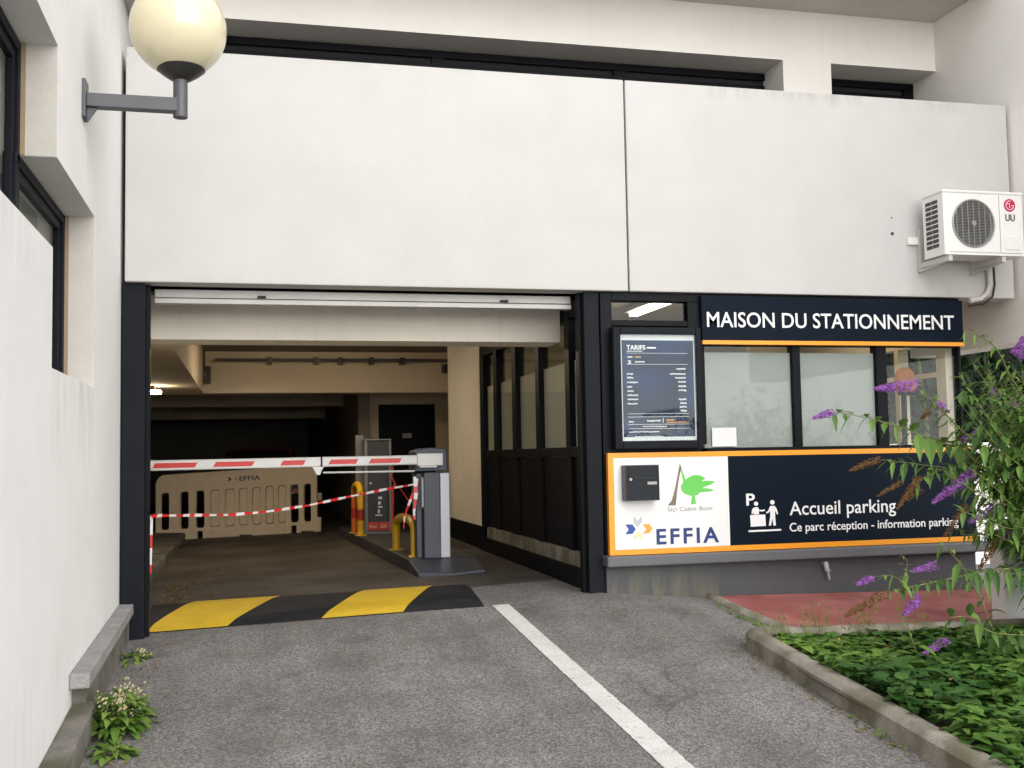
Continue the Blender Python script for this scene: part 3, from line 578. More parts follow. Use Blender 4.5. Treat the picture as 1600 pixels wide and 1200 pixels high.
# ---- mailbox
a = onY(979, 783, 7.88); b = onY(1030, 726, 7.88)
mbx = thing('mailbox', ((a.x+b.x)/2, 7.99, a.z), 'dark square letterbox with silver lock and slot on the white board', 'mailbox')
MB().box(a.x, b.x, 7.886, 7.988, a.z, b.z).obj('body', 'metal', mbx, .004)
box('flap', a.x+.02, b.x-.02, 7.873, 7.8815, b.z-.10, b.z-.025, 'mailbox', mbx, .003); box('door', a.x+.004, b.x-.004, 7.878, 7.8855, a.z+.004, b.z-.004, 'mailbox', mbx)
box('slot', a.x+.06, b.x-.02, 7.8705, 7.8725, b.z-.103, b.z-.097, 'rubber', mbx)
MB().lathe((a.x+.035, 7.87, b.z-.108), [(.012, 0), (.012, .008)], 16, 0, 'y').obj('lock', 'wire', mbx)
box('name_plate', b.x-.10, b.x-.025, 7.874, 7.8775, b.z-.15, b.z-.128, 'wire', mbx)
# ---- pipe stub
a = onY(1288, 880, 8.0); ps = thing('water_tap', (a.x, 8.0, a.z), 'small silver outlet pipe sticking out of the grey base wall', 'tap')
MB().tube([(a.x-.01, 8.03, a.z), (a.x-.01, 7.96, a.z+.0), (a.x-.005, 7.955, a.z-.05)], .022, 12).obj('spout', 'wire', ps, 0, True)
MB().tube([(a.x, 7.955, a.z-.05), (a.x+.01, 7.95, a.z-.125)], .012, 10).lathe((a.x, 7.955, a.z-.06), [(.026, 0), (.026, .012)], 14).obj('nozzle', 'wire', ps, 0, True)

# ================================================================== AIR CONDITIONER
ax0, ax1, az0, az1, ay0, ay1 = 5.435, 6.175, 2.752, 3.268, 7.60, 7.87
ac = thing('air_conditioner', (5.8, 7.85, az0), 'white outdoor cooling unit with round fan grille on the facade', 'air conditioner')
fc = onY(1521, 349, ay0); rad = .192
n = 40; body = MB()
# front plate with a round hole: ring of quads out to the rectangle
ring = [(fc.x+rad*math.cos(2*math.pi*k/n), ay0, fc.z+rad*math.sin(2*math.pi*k/n)) for k in range(n)]
def toedge(k):
    a = 2*math.pi*k/n; dx, dz = math.cos(a), math.sin(a)
    lx0, lx1, lz0, lz1 = ax0-fc.x, fc.x+rad+.03-fc.x, az0-fc.z, az1-fc.z
    t = min([(lx1/dx if dx > 1e-6 else 9), (lx0/dx if dx < -1e-6 else 9), (lz1/dz if dz > 1e-6 else 9), (lz0/dz if dz < -1e-6 else 9)])
    return (fc.x+dx*t, ay0, fc.z+dz*t)
outer = [toedge(k) for k in range(n)]
back = [(x, ay0+.05, z) for x, _, z in ring]
body.add(ring+outer+back, [(k, n+k, n+(k+1) % n, (k+1) % n) for k in range(n)]+[(k, (k+1) % n, 2*n+(k+1) % n, 2*n+k) for k in range(n)])
for cx, cz in ((ax0, az0), (ax0, az1), (fc.x+rad+.03, az0), (fc.x+rad+.03, az1)):
    k = min(range(n), key=lambda k: (outer[k][0]-cx)**2+(outer[k][2]-cz)**2)
    near = sorted(range(n), key=lambda k: (outer[k][0]-cx)**2+(outer[k][2]-cz)**2)[:2]
    if abs(outer[near[0]][0]-cx)+abs(outer[near[0]][2]-cz) > 1e-4: body.add([outer[near[0]], outer[near[1]], (cx, ay0, cz)], [(0, 1, 2)])
xs_ = fc.x+rad+.03
body.add([(xs_, ay0, az0), (ax1, ay0, az0), (ax1, ay0, az1), (xs_, ay0, az1)], [(0, 1, 2, 3)])
body.add([(ax0, ay0, az0), (ax1, ay0, az0), (ax1, ay1, az0), (ax0, ay1, az0), (ax0, ay0, az1), (ax1, ay0, az1), (ax1, ay1, az1), (ax0, ay1, az1)], [(0, 1, 2, 3), (4, 5, 6, 7), (1, 2, 6, 5), (2, 3, 7, 6), (3, 0, 4, 7)])
bo = body.obj('casing', 'acwhite', ac)
MB().box(ax0-.008, ax1+.006, ay0-.008, ay1+.005, az1-.012, az1+.012).obj('top_cover', 'acwhite', ac, .008)
MB().box(xs_+.022, xs_+.026, ay0-.002, ay0+.001, az0+.02, az1-.02).box(ax0+.05, ax1-.02, ay0-.002, ay0+.001, az0+.02, az0+.024).obj('seam', 'wire', ac)
MB().lathe((fc.x, ay0+.045, fc.z), [(rad+.003, 0), (rad+.003, .004)], 40, 0, 'y').obj('fan_shroud', 'acdark', ac)
fb = MB()
for k in range(3):
    a0 = 2*math.pi*k/3
    pts = [(fc.x+r*math.cos(a0+da), ay0+.04-.02*(da > .2), fc.z+r*math.sin(a0+da)) for r, da in ((.04, 0), (.17, -.1), (.175, .5), (.16, .9), (.05, .7))]
    fb.prism(pts, (0, .003, 0))
fb.lathe((fc.x, ay0+.02, fc.z), [(.04, 0), (.04, .02)], 20, 0, 'y').obj('fan', 'acdark', ac)
gr = MB()
for k in range(31):
    z = -rad+.006+k*(2*rad-.012)/30; hw = math.sqrt(max(0, rad**2-z**2))
    gr.box(fc.x-hw, fc.x+hw, ay0-.003, ay0-.0005, fc.z+z-.0016, fc.z+z+.0016)
for k in range(-3, 4):
    x = k*.052; hh = math.sqrt(max(0, rad**2-x**2)); gr.box(fc.x+x-.003, fc.x+x+.003, ay0-.007, ay0-.0035, fc.z-hh, fc.z+hh)
rg = [(fc.x+rad*math.cos(2*math.pi*k/48), ay0-.003, fc.z+rad*math.sin(2*math.pi*k/48)) for k in range(49)]
gr.tube(rg, .008, 8, 0, False); gr.lathe((fc.x, ay0-.010, fc.z), [(.022, 0), (.022, .008)], 18, 0, 'y')
gr.obj('grille', 'wire', ac)
sg = MB()
for r_ in range(10):
    for c_ in range(2):
        z = az0+.07+r_*.04; y = ay0+.07+c_*.085; sg.box(ax0-.0025, ax0+.001, y, y+(.075 if c_ else .078), z, z+.029)
sg.obj('side_vent', 'acdark', ac)
lg = onY(1577, 321, ay0)
lo_ = MB().lathe((lg.x, ay0-.004, lg.z), [(.053, 0), (.053, .0035)], 32, 0, 'y').obj('round_badge', 'magenta', ac)
lm = MB()
arc = [(lg.x+.036*math.cos(a), ay0-.005, lg.z+.036*math.sin(a)) for a in [math.radians(70+12*i) for i in range(25)]]
lm.tube(arc, .0028, 6).tube([(lg.x+.036, ay0-.005, lg.z-.002), (lg.x+.014, ay0-.005, lg.z-.002)], .0028, 6)
lm.tube([(lg.x-.002, ay0-.005, lg.z+.018), (lg.x-.002, ay0-.005, lg.z-.018), (lg.x+.010, ay0-.005, lg.z-.018)], .0026, 6).lathe((lg.x-.018, ay0-.006, lg.z+.014), [(.0055, 0), (.0055, .002)], 12, 0, 'y')
lm.obj('badge_mark', 'ink', lo_)
um = MB()
for dx in (-.040, .008):
    t_ = lg.z-.075; um.tube([(lg.x+dx, ay0-.003, t_), (lg.x+dx, ay0-.003, t_-.042), (lg.x+dx+.008, ay0-.003, t_-.05), (lg.x+dx+.024, ay0-.003, t_-.05), (lg.x+dx+.032, ay0-.003, t_-.042), (lg.x+dx+.032, ay0-.003, t_)], .005, 6)
um.obj('lettering', 'darkgrey', ac)
MB().box(lg.x-.06, lg.x+.075, ay0-.006, ay0+.001, az0+.05, az0+.165).obj('access_cover', 'acwhite', ac, .004)
for nm, px, py in (('mounting_bracket', 1440, 425), ('mounting_bracket', 1521, 430)):
    a = onY(px, py, 7.97)
    MB().box(a.x-.018, a.x+.018, 7.955, 7.998, a.z, a.z+.36).box(a.x-.016, a.x+.02, 7.58, 7.955, az0-.055, az0-.012).prism([(a.x-.012, 7.955, a.z), (a.x-.012, 7.955, az0-.06), (a.x-.012, 7.60, az0-.056)], (.024, 0, 0)).obj(nm, 'shutter', ac)
MB().box(5.36, 5.5, 7.975, 7.998, 2.90, 2.96).obj('bracket_rail', 'acwhite', ac)
a = [onY(x, y, 7.96) for x, y in ((1545, 415), (1547, 445), (1543, 458), (1532, 467), (1515, 470))]
tag(MB().tube(a, .022, 12).obj('refrigerant_pipe', 'pipe', None, 0, True), 'pale insulated pipe bending down below the cooling unit', 'pipe')
b_ = [(p.x+.045, p.y, p.z) for p in a[:2]] + [(a[2].x+.04, 7.95, a[2].z-.03), (a[3].x+.02, 7.95, a[3].z-.045), (a[4].x-.02, 7.95, a[4].z-.045)]
tag(MB().tube(b_, .009, 8).obj('power_cable', 'rubber', None, 0, True), 'thin black cable beside the pale pipe below the cooling unit', 'cable')
for px, py, r_, l in ((1393, 340, .006, 'tiny upper bolt hole in the facade left of the cooling unit'), (1394, 365, .014, 'larger lower rusty bolt in the facade left of the cooling unit')):
    a = onY(px, py, 8); tag(MB().lathe((a.x, 7.992, a.z), [(r_*.7, 0), (r_, .004), (r_, .02)], 14, 0, 'y').obj('wall_bolt', 'darkmetal'), l, 'bolt')

# ================================================================== LEFT BUILDING
XW, XI = -.87, -1.03
lb = thing('side_building', (-1.1, 5, 0), 'white rendered building on the left with stepped recessed windows', 'building')
wb = MB()
for (y0, y1, z0, z1) in ((-6, 3.3, -1, 7.5), (3.3, 5.31, -1, 2.19), (3.3, 5.395, 3.168, 7.5), (5.31, 6.69, -1, 1.635), (5.395, 6.69, 2.634, 7.5), (6.69, 9.6, -1, 7.5)):
    wb.box(-1.25, XW, y0, y1, z0, z1)
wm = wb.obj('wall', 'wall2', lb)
bm = bmesh.new(); bm.from_mesh(wm.data); bmesh.ops.remove_doubles(bm, verts=bm.verts, dist=1e-5); bm.to_mesh(wm.data); bm.free()
box('eaves_slab', XW+.001, XW+.14, 2.5, 8.9, 4.55, 4.75, 'soffit', lb)
M['reveal'] = mat('shade_toned_reveal', (.56, .525, .48), .9, var=.08, scale=3., fine=.05, bump=.12, bscale=70)  # warm jamb colour, darkened to tone down the sunlit jambs
M['seal'] = mat('tan_sealant', (.34, .25, .16), .7)
for y_, a_, b_ in ((5.395, 2.637, 3.165), (6.69, 1.638, 2.631)):  # thin added liners lay the darkened colour over the jambs
    rv_ = MB().box(XI+.02, XW-.001, y_-.004, y_+.01, a_, b_).obj('toned_reveal_liner', 'reveal', lb); MB().box(XI, XI+.019, y_-.012, y_+.01, a_, b_).obj('sealant', 'seal', rv_)
def lwin(y0, y1, z0, z1, mul):
    w = MB().box(XI-.06, XI, y0, y1, z1-.05, z1).box(XI-.06, XI, y0, y1, z0, z0+.05).box(XI-.06, XI, y0, y0+.05, z0+.05, z1-.05).box(XI-.06, XI, y1-.05, y1, z0+.05, z1-.05)
    w.box(XI-.05, XI-.015, y0+.05, y1-.05, z1-.10, z1-.05).box(XI-.05, XI-.015, y0+.05, y1-.05, z0+.05, z0+.09).box(XI-.05, XI-.015, y1-.10, y1-.05, z0+.09, z1-.10)
    for m in mul: w.box(XI-.055, XI-.01, m-.04, m+.04, z0+.05, z1-.05)
    o = w.obj('window', 'navy', lb, .004)
    MB().box(XI-.04, XI-.032, y0+.05, y1-.05, z0+.05, z1-.05).obj('pane', 'glass', o)
    MB().box(XI-.16, XI-.15, y0, y1, z0, z1).obj('blind', 'curtain', o)
    MB().box(XI-.02, XI+.012, y1-.0, y1+.012, z0, z1).obj('sealant', 'orangetube', o) if False else None
lwin(3.3, 5.39, 2.19, 3.166, (4.2,)); lwin(5.31, 6.68, 1.637, 2.632, ())
# left low wall with coping, and dirty kerb
lw = thing('low_wall', (-.83, 7, 0), 'low grey wall with pale stone coping along the white wall', 'wall')
c0, c1 = (5.88, .150), (8.03, .222)   # (Y, top z)
def slab(x0, x1, dz0, dz1, a=c0, b=c1): return MB().hexa([(x0, a[0], a[1]+dz0), (x1, a[0], a[1]+dz0), (x1, b[0], b[1]+dz0), (x0, b[0], b[1]+dz0)], [(x0, a[0], a[1]+dz1), (x1, a[0], a[1]+dz1), (x1, b[0], b[1]+dz1), (x0, b[0], b[1]+dz1)])
slab(XW+.001, -.772, -.075, 0).obj('coping', 'stone', lw, .008); slab(XW+.001, -.80, -.55, -.076, (5.98, .15), (8.03, .222)).obj('body', 'stone2', lw)
kb = slab(XW+.001, -.755, -.5, 0, (1.5, -.36), (6.03, -.012)).obj('kerb', 'stone2', None, .012)
tag(kb, 'dirty dark stone kerb along the foot of the white wall', 'kerb')

# ---- globe wall lamp
pl = onX(130, 158, XW); gx = onY(277, 46, pl.y); tb = onY(282, 120, pl.y); tbb = onY(282, 184, pl.y)
wl = thing('wall_lamp', (XW, pl.y, pl.z), 'cream globe lamp on a grey metal arm from the white wall', 'lamp')
MB().box(XW, XW+.02, pl.y-.06, pl.y+.06, pl.z-.10, pl.z+.11).prism([(XW+.02, pl.y-.012, pl.z-.035), (XW+.075, pl.y-.012, pl.z-.035), (XW+.02, pl.y-.012, pl.z-.12)], (0, .024, 0)).obj('wall_plate', 'metal', wl, .003)
MB().box(XW+.02, tb.x, pl.y-.035, pl.y+.035, pl.z-.035, pl.z+.04).obj('arm', 'metal', wl, .004)
MB().tube([(tb.x, pl.y, tbb.z), (tb.x, pl.y, tb.z+.03)], .039, 24).obj('stem', 'metal', wl, 0, True)
gr_ = 71/F*(pl.y/cy)*.985
MB().lathe((tb.x, pl.y, gx.z-gr_), [(.038, -.03), (.055, -.026), (.10, .004), (.135, .034), (.13, .042)], 36).obj('cup', 'darkmetal', wl, 0, True)
MB().sphere((tb.x-.012, pl.y, gx.z), gr_, 32).obj('globe', 'globe', wl, 0, True)

# ================================================================== HUMP, ISLAND, BARRIER GATE
Hc = [(-.712, 8.296), (1.687, 7.935), (1.83, 9.287), (-.80, 9.95)]
def hp(u, v):
    a = Vector((*Hc[0], 0)).lerp(Vector((*Hc[1], 0)), u); b = Vector((*Hc[3], 0)).lerp(Vector((*Hc[2], 0)), u); p = a.lerp(b, v)
    e = min(1, min(u, 1-u)*14) if u > .5 else 1
    return p, .016*min(1, max(0, v)*6, max(0, 1-v)*6)*e
def hgrid(f, nu, nv, dz):
    mb = MB(); vs = []
    for j in range(nv+1):
        for i in range(nu+1):
            u, v = f(i/nu, j/nv); p, z = hp(u, v); vs.append((p.x, p.y, gnd(p.x, p.y)+z+dz))
    return mb.add(vs, [(j*(nu+1)+i, j*(nu+1)+i+1, (j+1)*(nu+1)+i+1, (j+1)*(nu+1)+i) for j in range(nv) for i in range(nu)])
hump = thing('speed_hump', (.5, 8.8, 0), 'wide black speed hump with two yellow slanting stripes across the entrance', 'speed hump')
hgrid(lambda s, t: (s, t), 40, 14, .003).obj('black_surface', 'humpblack', hump, 0, True)
def uof(px, py):     # u of a ground pixel along the front edge
    p = onG(px, py); return (p.x-Hc[0][0])/(Hc[1][0]-Hc[0][0])
def stripe(f0, f1, b0, b1, curve=0):
    def fn(s, t):
        t0 = f0+(b0-f0)*(t**(1+curve) if curve else t); t1 = f1+(b1-f1)*t
        return (t0+(t1-t0)*s, t)
    return fn
wb_ = lambda px, py: (onG(px, py).x+.80)/(1.83+.80)
hgrid(stripe(.002, uof(355, 982), wb_(305, 940), wb_(440, 935), .18), 14, 14, .0075).obj('yellow_stripe', 'humpyellow', hump, 0, True)
hgrid(stripe(uof(503, 970), uof(632, 960), wb_(570, 924), wb_(680, 918)), 14, 14, .0075).obj('yellow_stripe', 'humpyellow', hump, 0, True)

isl = thing('traffic_island', (1.85, 12, 0), 'dark painted traffic island with sloped nose under the barrier machine', 'island')
MB().hexa([(1.50, 10.55, -.1), (2.16, 10.55, -.1), (2.16, 15.9, -.1), (1.27, 15.9, -.1)], [(1.50, 10.55, .22), (2.16, 10.55, .22), (2.16, 15.9, .22), (1.27, 15.9, .22)]).obj('island_slab', 'island', isl, .015)
MB().add([(1.52, 10.06, .0), (2.14, 10.0, .0), (2.16, 10.548, .0), (1.50, 10.548, .0), (1.52, 10.06, .135), (2.14, 10.0, .15), (2.16, 10.548, .219), (1.50, 10.548, .219), (1.83, 9.98, 0), (1.83, 9.98, .125)],
    [(3, 2, 1, 8, 0), (0, 8, 9, 4), (8, 1, 5, 9), (1, 2, 6, 5), (2, 3, 7, 6), (3, 0, 4, 7), (4, 9, 7), (9, 6, 7), (9, 5, 6)]).obj('nose', 'cab', isl, .012)

bg_ = thing('barrier_gate', (1.75, 10.7, .22), 'grey parking barrier machine holding a white arm with red stripes across the entrance', 'barrier')
ctop = onY(676, 738, 10.55).z
MB().box(1.655, 1.815, 10.53, 10.92, .22, ctop).obj('cabinet', 'cab', bg_, .008)
MB().box(1.817, 1.915, 10.55, 10.91, .22, ctop-.004).obj('side_cover', 'cabsilver', bg_, .008)
MB().box(1.595, 1.653, 10.62, 10.92, .22, ctop-.006).obj('rear_cover', 'cab', bg_, .008)
hz0 = ctop+.012; hz1 = onY(665, 700, 10.5).z
hd = MB(); pr_ = [(1.57, hz0), (1.885, hz0), (1.885, hz1-.03), (1.86, hz1-.008), (1.75, hz1+.004), (1.65, hz1-.004), (1.57, hz1-.03)]
hd.prism([(x, 10.52, z) for x, z in pr_], (0, .42, 0)).obj('motor_head', 'cab', bg_, .008)
a = onY(652, 731, 10.44); b = onY(692, 708, 10.44)
MB().box(a.x, b.x, 10.44, 10.518, a.z+.02, b.z).box(a.x+.02, b.x-.06, 10.43, 10.51, a.z, a.z+.018).obj('arm_clamp', 'armwhite', bg_, .006)
YA = 10.46
aL0, aL1 = onY(229, 736, YA), onY(229, 719.5, YA); aR0, aR1 = onY(653, 726, YA), onY(653, 711, YA); jx = onY(503, 722, YA).x
arm_par = bg_
def az(x, top): 
    A, B = (aL1, aR1) if top else (aL0, aR0); return A.z+(B.z-A.z)*(x-A.x)/(B.x-A.x)
xl = aL0.x-.12
am = MB()
def seg(x0, x1, dd=0): am.hexa([(x0, YA-dd, az(x0, 0)-dd), (x1, YA-dd, az(x1, 0)-dd), (x1, YA+.045+dd, az(x1, 0)-dd), (x0, YA+.045+dd, az(x0, 0)-dd)], [(x0, YA-dd, az(x0, 1)+dd), (x1, YA-dd, az(x1, 1)+dd), (x1, YA+.045+dd, az(x1, 1)+dd), (x0, YA+.045+dd, az(x0, 1)+dd)])
seg(xl, jx-.01); seg(jx+.002, aR0.x); 
ar = am.obj('arm', 'armwhite', bg_, .012)
for x0, x1 in ((238, 309), (333, 398), (438, 478), (513, 560), (576, 628)):
    p0 = onY(x0, 725, YA).x; p1 = onY(x1, 722, YA).x
    zz = lambda x, t: az(x, 0)+(az(x, 1)-az(x, 0))*t
    MB().prism([(p0, YA-.0005, zz(p0, .24)), (p1-.025, YA-.0005, zz(p1, .24)), (p1, YA-.0005, zz(p1, .72)), (p0+.025, YA-.0005, zz(p0, .72))], (0, -.003, 0)).obj('red_stripe', 'signal', ar)
k = jx-.03
MB().prism([(k-.06, YA+.01, az(k, 0)), (k+.05, YA+.01, az(k, 0)), (k+.03, YA+.01, az(k, 0)-.03), (k+.012, YA+.01, az(k, 0)-.075), (k-.018, YA+.01, az(k, 0)-.075), (k-.04, YA+.01, az(k, 0)-.03)], (0, .025, 0)).obj('hinge', 'armwhite', ar)
rz = onY(505, 738.5, YA); rz2 = onY(648, 736, YA); MB().tube([rz, rz2], .009, 8).obj('stay_rod', 'armwhite', ar)
for px in (424-197, 0): pass
hx = onY(659.5, 770, 10.52).x
MB().tube([(hx, 10.525, ctop-.05), (hx, 10.49, ctop-.06), (hx, 10.49, ctop-.33), (hx, 10.525, ctop-.34)], .012, 10).obj('handle', 'cabsilver', bg_, 0, True)

# ---- hoop bollards
def hoop(name, loc, length, hgt, r, label, bands=False, dirv=(.075, -.83)):
    t = thing(name, loc, label, 'bollard', 'steel hoop bollards on the island')
    x, y, z = loc; R_ = length/2
    pts = [Vector((x, y, z)), Vector((x, y, z+hgt*.3)), Vector((x, y, z+hgt*.52)), Vector((x, y, z+hgt-.10))]
    L_ = Vector((*dirv, 0)).normalized()*length
    top = [Vector((x, y, z+hgt-.10)) + L_*(.5-.5*math.cos(math.pi*k/12)) + Vector((0, 0, .10*math.sin(math.pi*k/12))) for k in range(13)]
    e = Vector((x, y, z))+L_
    full = pts[:-1]+top+[e+Vector((0, 0, hgt*.52)), e+Vector((0, 0, hgt*.3)), e]
    mb = MB().tube(full, r, 16)
    if bands:
        n_ = 16; nf = (len(full)-1)*n_
        for i in range(len(full)-1):
            zc = (full[i].z+full[i+1].z)/2-z
            col = 1 if hgt*.3 <= zc <= hgt*.52 else (2 if i < 4 else 0)
            for k in range(n_): mb.m[i*n_+k] = col
        mb.obj('tube', ['yellow', 'redtube', 'orangetube'], t, 0, True)
    else: mb.obj('tube', 'yellow', t, 0, True)
    for p in (Vector((x, y, z)), e): MB().box(p.x-.07, p.x+.07, p.y-.07, p.y+.07, z, z+.012).obj('base_plate', 'yellow', t, .003)
a = onZ(619, 859, .22); b = onZ(645, 867, .22)
hoop('hoop_bollard', (a.x, a.y-.02, .22), .83, onY(630, 808, 11.3).z-.22, .043, 'plain yellow hoop bollard beside the barrier machine')
a = onZ(563.5, 837, .22); b = onZ(554, 833, .22)
hoop('hoop_bollard', (b.x, b.y, .22), (a-b).length, .64, .042, 'yellow hoop bollard with red band and orange rear leg', True, (a.x-b.x, a.y-b.y))

# ---- ticket terminal and slim grey post behind
tt = thing('ticket_terminal', (1.64, 14.3, .22), 'dark upright ticket terminal with white symbols and red label', 'terminal')
tz = onY(592, 686, 14.2).z
MB().box(1.465, 1.50, 14.2, 14.6, .22, tz-.02).box(1.50, 1.78, 14.22, 14.6, .25, tz-.03).box(1.465, 1.81, 14.19, 14.6, tz-.018, tz).box(1.78, 1.81, 14.2, 14.6, .22, tz-.02).box(1.5, 1.78, 14.2, 14.6, .22, .249).obj('casing', 'greypost', tt, .004)
MB().box(1.505, 1.775, 14.205, 14.2195, .255, tz-.035).obj('front_panel', 'terminal', tt)
sy_ = MB(); YQ = 14.2045
for px, py, w, h_ in ((593, 766, 5, 3), (594, 778, 6, 4), (593, 786, 4, 5), (594, 792, 7, 2.5), (592, 799, 3, 6), (592, 805, 11, 2), (579, 755, 3, 3)):
    p0 = onY(px-w/2, py+h_/2, YQ); p1 = onY(px+w/2, py-h_/2, YQ); sy_.box(p0.x, p1.x, YQ-.003, YQ, p0.z, p1.z)
sy_.obj('symbols', 'white', tt)
p0 = onY(574, 829, YQ); p1 = onY(609, 815, YQ); lbq = MB().box(p0.x, p1.x, YQ-.004, YQ, p0.z, p1.z).obj('red_label', 'redsign', tt)
tq = text_mb('Rien  200', p0.x+.03, p1.x-.04, p0.z+.03, p1.z-.03, YQ-.0045, .002).obj('lettering', 'peach', lbq)
p0 = onY(556, 762, 14.9); p1 = onY(568, 680, 14.9)
gp = MB().box(p0.x, p1.x, 14.9, 15.0, .22, p1.z).obj('slim_post', 'greypost', None, .006); tag(gp, 'slim pale grey post standing behind the ticket terminal', 'post')
# red cord beside terminal
cp_ = [onY(x, y, 13.9) for x, y in ((614, 728), (612, 745), (617, 755), (614, 764), (614, 790), (613, 822))]
tag(MB().tube(cp_, .012, 6).tube([onY(616, 756, 13.9), onY(626, 764, 13.9), onY(640, 785, 13.9)], .008, 6).obj('red_cord', 'signal', None, 0, True), 'red cord hanging beside the dark ticket terminal', 'cord')

# ---- barrier tape: ribbon with diagonal red and white bands
def ribbon(pts, w, name, label, seglen=.085, tw=0.):
    pts = [Vector(p) for p in pts]; fine = []
    for a, b in zip(pts, pts[1:]):
        k = max(2, int((b-a).length/.03))
        for i in range(k): fine.append(a.lerp(b, i/k))
    fine.append(pts[-1]); mb = MB(); dist = 0
    for i in range(len(fine)-1):
        a, b = fine[i], fine[i+1]; d = (b-a).normalized(); n_ = d.cross(Vector((0, 1, .15))).normalized()
        wa = w*(.75+.35*math.sin(i*.35)*tw); wb2 = w*(.75+.35*math.sin((i+1)*.35)*tw)
        th = Vector((0, .0015, 0))
        m_ = int(dist/seglen) % 2
        mb.hexa([a-n_*wa-th, b-n_*wb2-th, b-n_*wb2+th, a-n_*wa+th], [a+n_*wa-th, b+n_*wb2-th, b+n_*wb2+th, a+n_*wa+th], m_)
        dist += (b-a).length
    return tag(mb.obj(name, ['armwhite', 'signal'], None), label, 'tape', 'red and white barrier tape')
line = [(231, 814, 8.22), (238, 806, 8.35), (300, 805, 8.8), (360, 804.5, 9.2), (420, 799, 9.5), (480, 790, 9.8), (540, 777, 10.1), (600, 765, 10.35), (646, 757, 10.5), (655, 755, 10.52)]
ribbon([onY(*p) for p in line], .014, 'barrier_tape', 'long red and white tape sagging from the left post to the barrier machine', .085, .5)
ribbon([onY(*p) for p in ((237, 808, 8.36), (236, 850, 8.36), (234.5, 896, 8.36))], .012, 'barrier_tape', 'short tape end hanging down beside the left door post', .11)
ribbon([onY(*p) for p in ((652, 748, 10.5), (650, 760, 10.49), (640, 785, 10.5), (632, 806, 10.55), (631, 826, 10.58))], .014, 'barrier_tape', 'tape tail hanging slantwise behind the yellow hoop', .09, .8)
ribbon([onY(*p) for p in ((648, 745, 10.48), (650, 770, 10.47), (647, 800, 10.47), (648, 812, 10.47))], .018, 'barrier_tape', 'tape tail hanging straight down the barrier cabinet', .07, .8)

# ---- beige plastic pedestrian barrier
A = onG(243, 846); B = onG(501, 831); ax = (B-A); ax.z = 0; Lb = ax.length; ax.normalize(); nb = Vector((-ax.y, ax.x, 0))
bz = A.z; Hb = onY(300, 742, A.y).z-bz
pbz = thing('plastic_barrier', (A.x, A.y, bz), 'beige plastic pedestrian barrier with slots behind the lowered arm', 'barrier')
slope = (B.z-A.z)/Lb
def bp(u, v, d=0): return A + ax*(u*Lb) + nb*d + Vector((0, 0, v*Hb + slope*u*Lb))
# build as columns of quads with holes: u breakpoints / v breakpoints, cells removed
us = [0, .03, .105, .155, .205, .245, .30, .36, .405, .44, .485, .52, .565, .60, .64, .68, .715, .745, .785, .82, .87, .90, .945, .975, 1.0]
vs_ = [0, .05, .12, .17, .72, .86, .93, 1.0]
CLOSED = ((.335, .395), (.425, .485), (.51, .565), (.59, .645), (.67, .72), (.745, .795))
OPEN = ((.03, .085), (.15, .205), (.245, .30), (.82, .87), (.90, .945))
def in_slot(u, v, a, b, v0=.16, v1=.73, e=4.):
    return abs((u-(a+b)/2)/((b-a)/2))**e + abs((v-(v0+v1)/2)/((v1-v0)/2))**(e*2.6) < 1
def cell_open(u, v):
    if any(in_slot(u, v, a, b) for a, b in OPEN+CLOSED): return True
    return any(a <= u <= b and v < .12 for a, b in ((.03, .06), (.255, .29), (.825, .855)))
def corner(u, v):
    ru, rv = .055, .15
    for cu, cv, su, sv in ((ru, 1-rv, -1, 1), (.975-ru, 1-rv, 1, 1)):
        if (u-cu)*su > 0 and (v-cv)*sv > 0 and ((u-cu)/ru)**2+((v-cv)/rv)**2 > 1: return True
    return u > .975 and v > .22
NU, NV = 300, 110; pb_ = MB(); idx = {}
def vid(i, j, s_):
    if (i, j, s_) not in idx:
        idx[(i, j, s_)] = len(pb_.v); pb_.v.append(bp(i/NU, j/NV, .0 if s_ == 0 else .05)); pb_.t.append(0.)
    return idx[(i, j, s_)]
solid = {(i, j) for i in range(NU) for j in range(NV) if not cell_open((i+.5)/NU, (j+.5)/NV) and not corner((i+.5)/NU, (j+.5)/NV)}
for i, j in solid:
    pb_.f.append((vid(i, j, 0), vid(i+1, j, 0), vid(i+1, j+1, 0), vid(i, j+1, 0))); pb_.f.append((vid(i, j, 1), vid(i, j+1, 1), vid(i+1, j+1, 1), vid(i+1, j, 1)))
    for di, dj, e in ((-1, 0, ((0, 0), (0, 1))), (1, 0, ((1, 1), (1, 0))), (0, -1, ((1, 0), (0, 0))), (0, 1, ((0, 1), (1, 1)))):
        if (i+di, j+dj) not in solid:
            (a0, b0), (a1, b1) = e; pb_.f.append((vid(i+a0, j+b0, 0), vid(i+a1, j+b1, 0), vid(i+a1, j+b1, 1), vid(i+a0, j+b0, 1)))
pb_.m = [0]*len(pb_.f)
shell = pb_.obj('panel', 'beige', pbz)
for u0, u1 in CLOSED:
    op = [bp((u0+u1)/2+((u1-u0)/2-.005)*math.copysign(abs(math.cos(a))**.5, math.cos(a)), .445+.272*math.copysign(abs(math.sin(a))**.2, math.sin(a)), .012) for a in [2*math.pi*k/40 for k in range(40)]]
    MB().prism(op, nb*.02).obj('slot_panel', 'beige', pbz)
tl = MB()
def on_barrier(mb):     # text laid on a unit Y-plane is carried over to the barrier face
    for k, v in enumerate(mb.v): mb.v[k] = A + ax*v.x + nb*(v.y) + Vector((0, 0, v.z + slope*v.x))
    return mb
def T_(s_, u0, u1, v0, v1, b_=0.): return text_mb(s_, u0*Lb, u1*Lb, v0*Hb, v1*Hb, -.002, .004, b_)
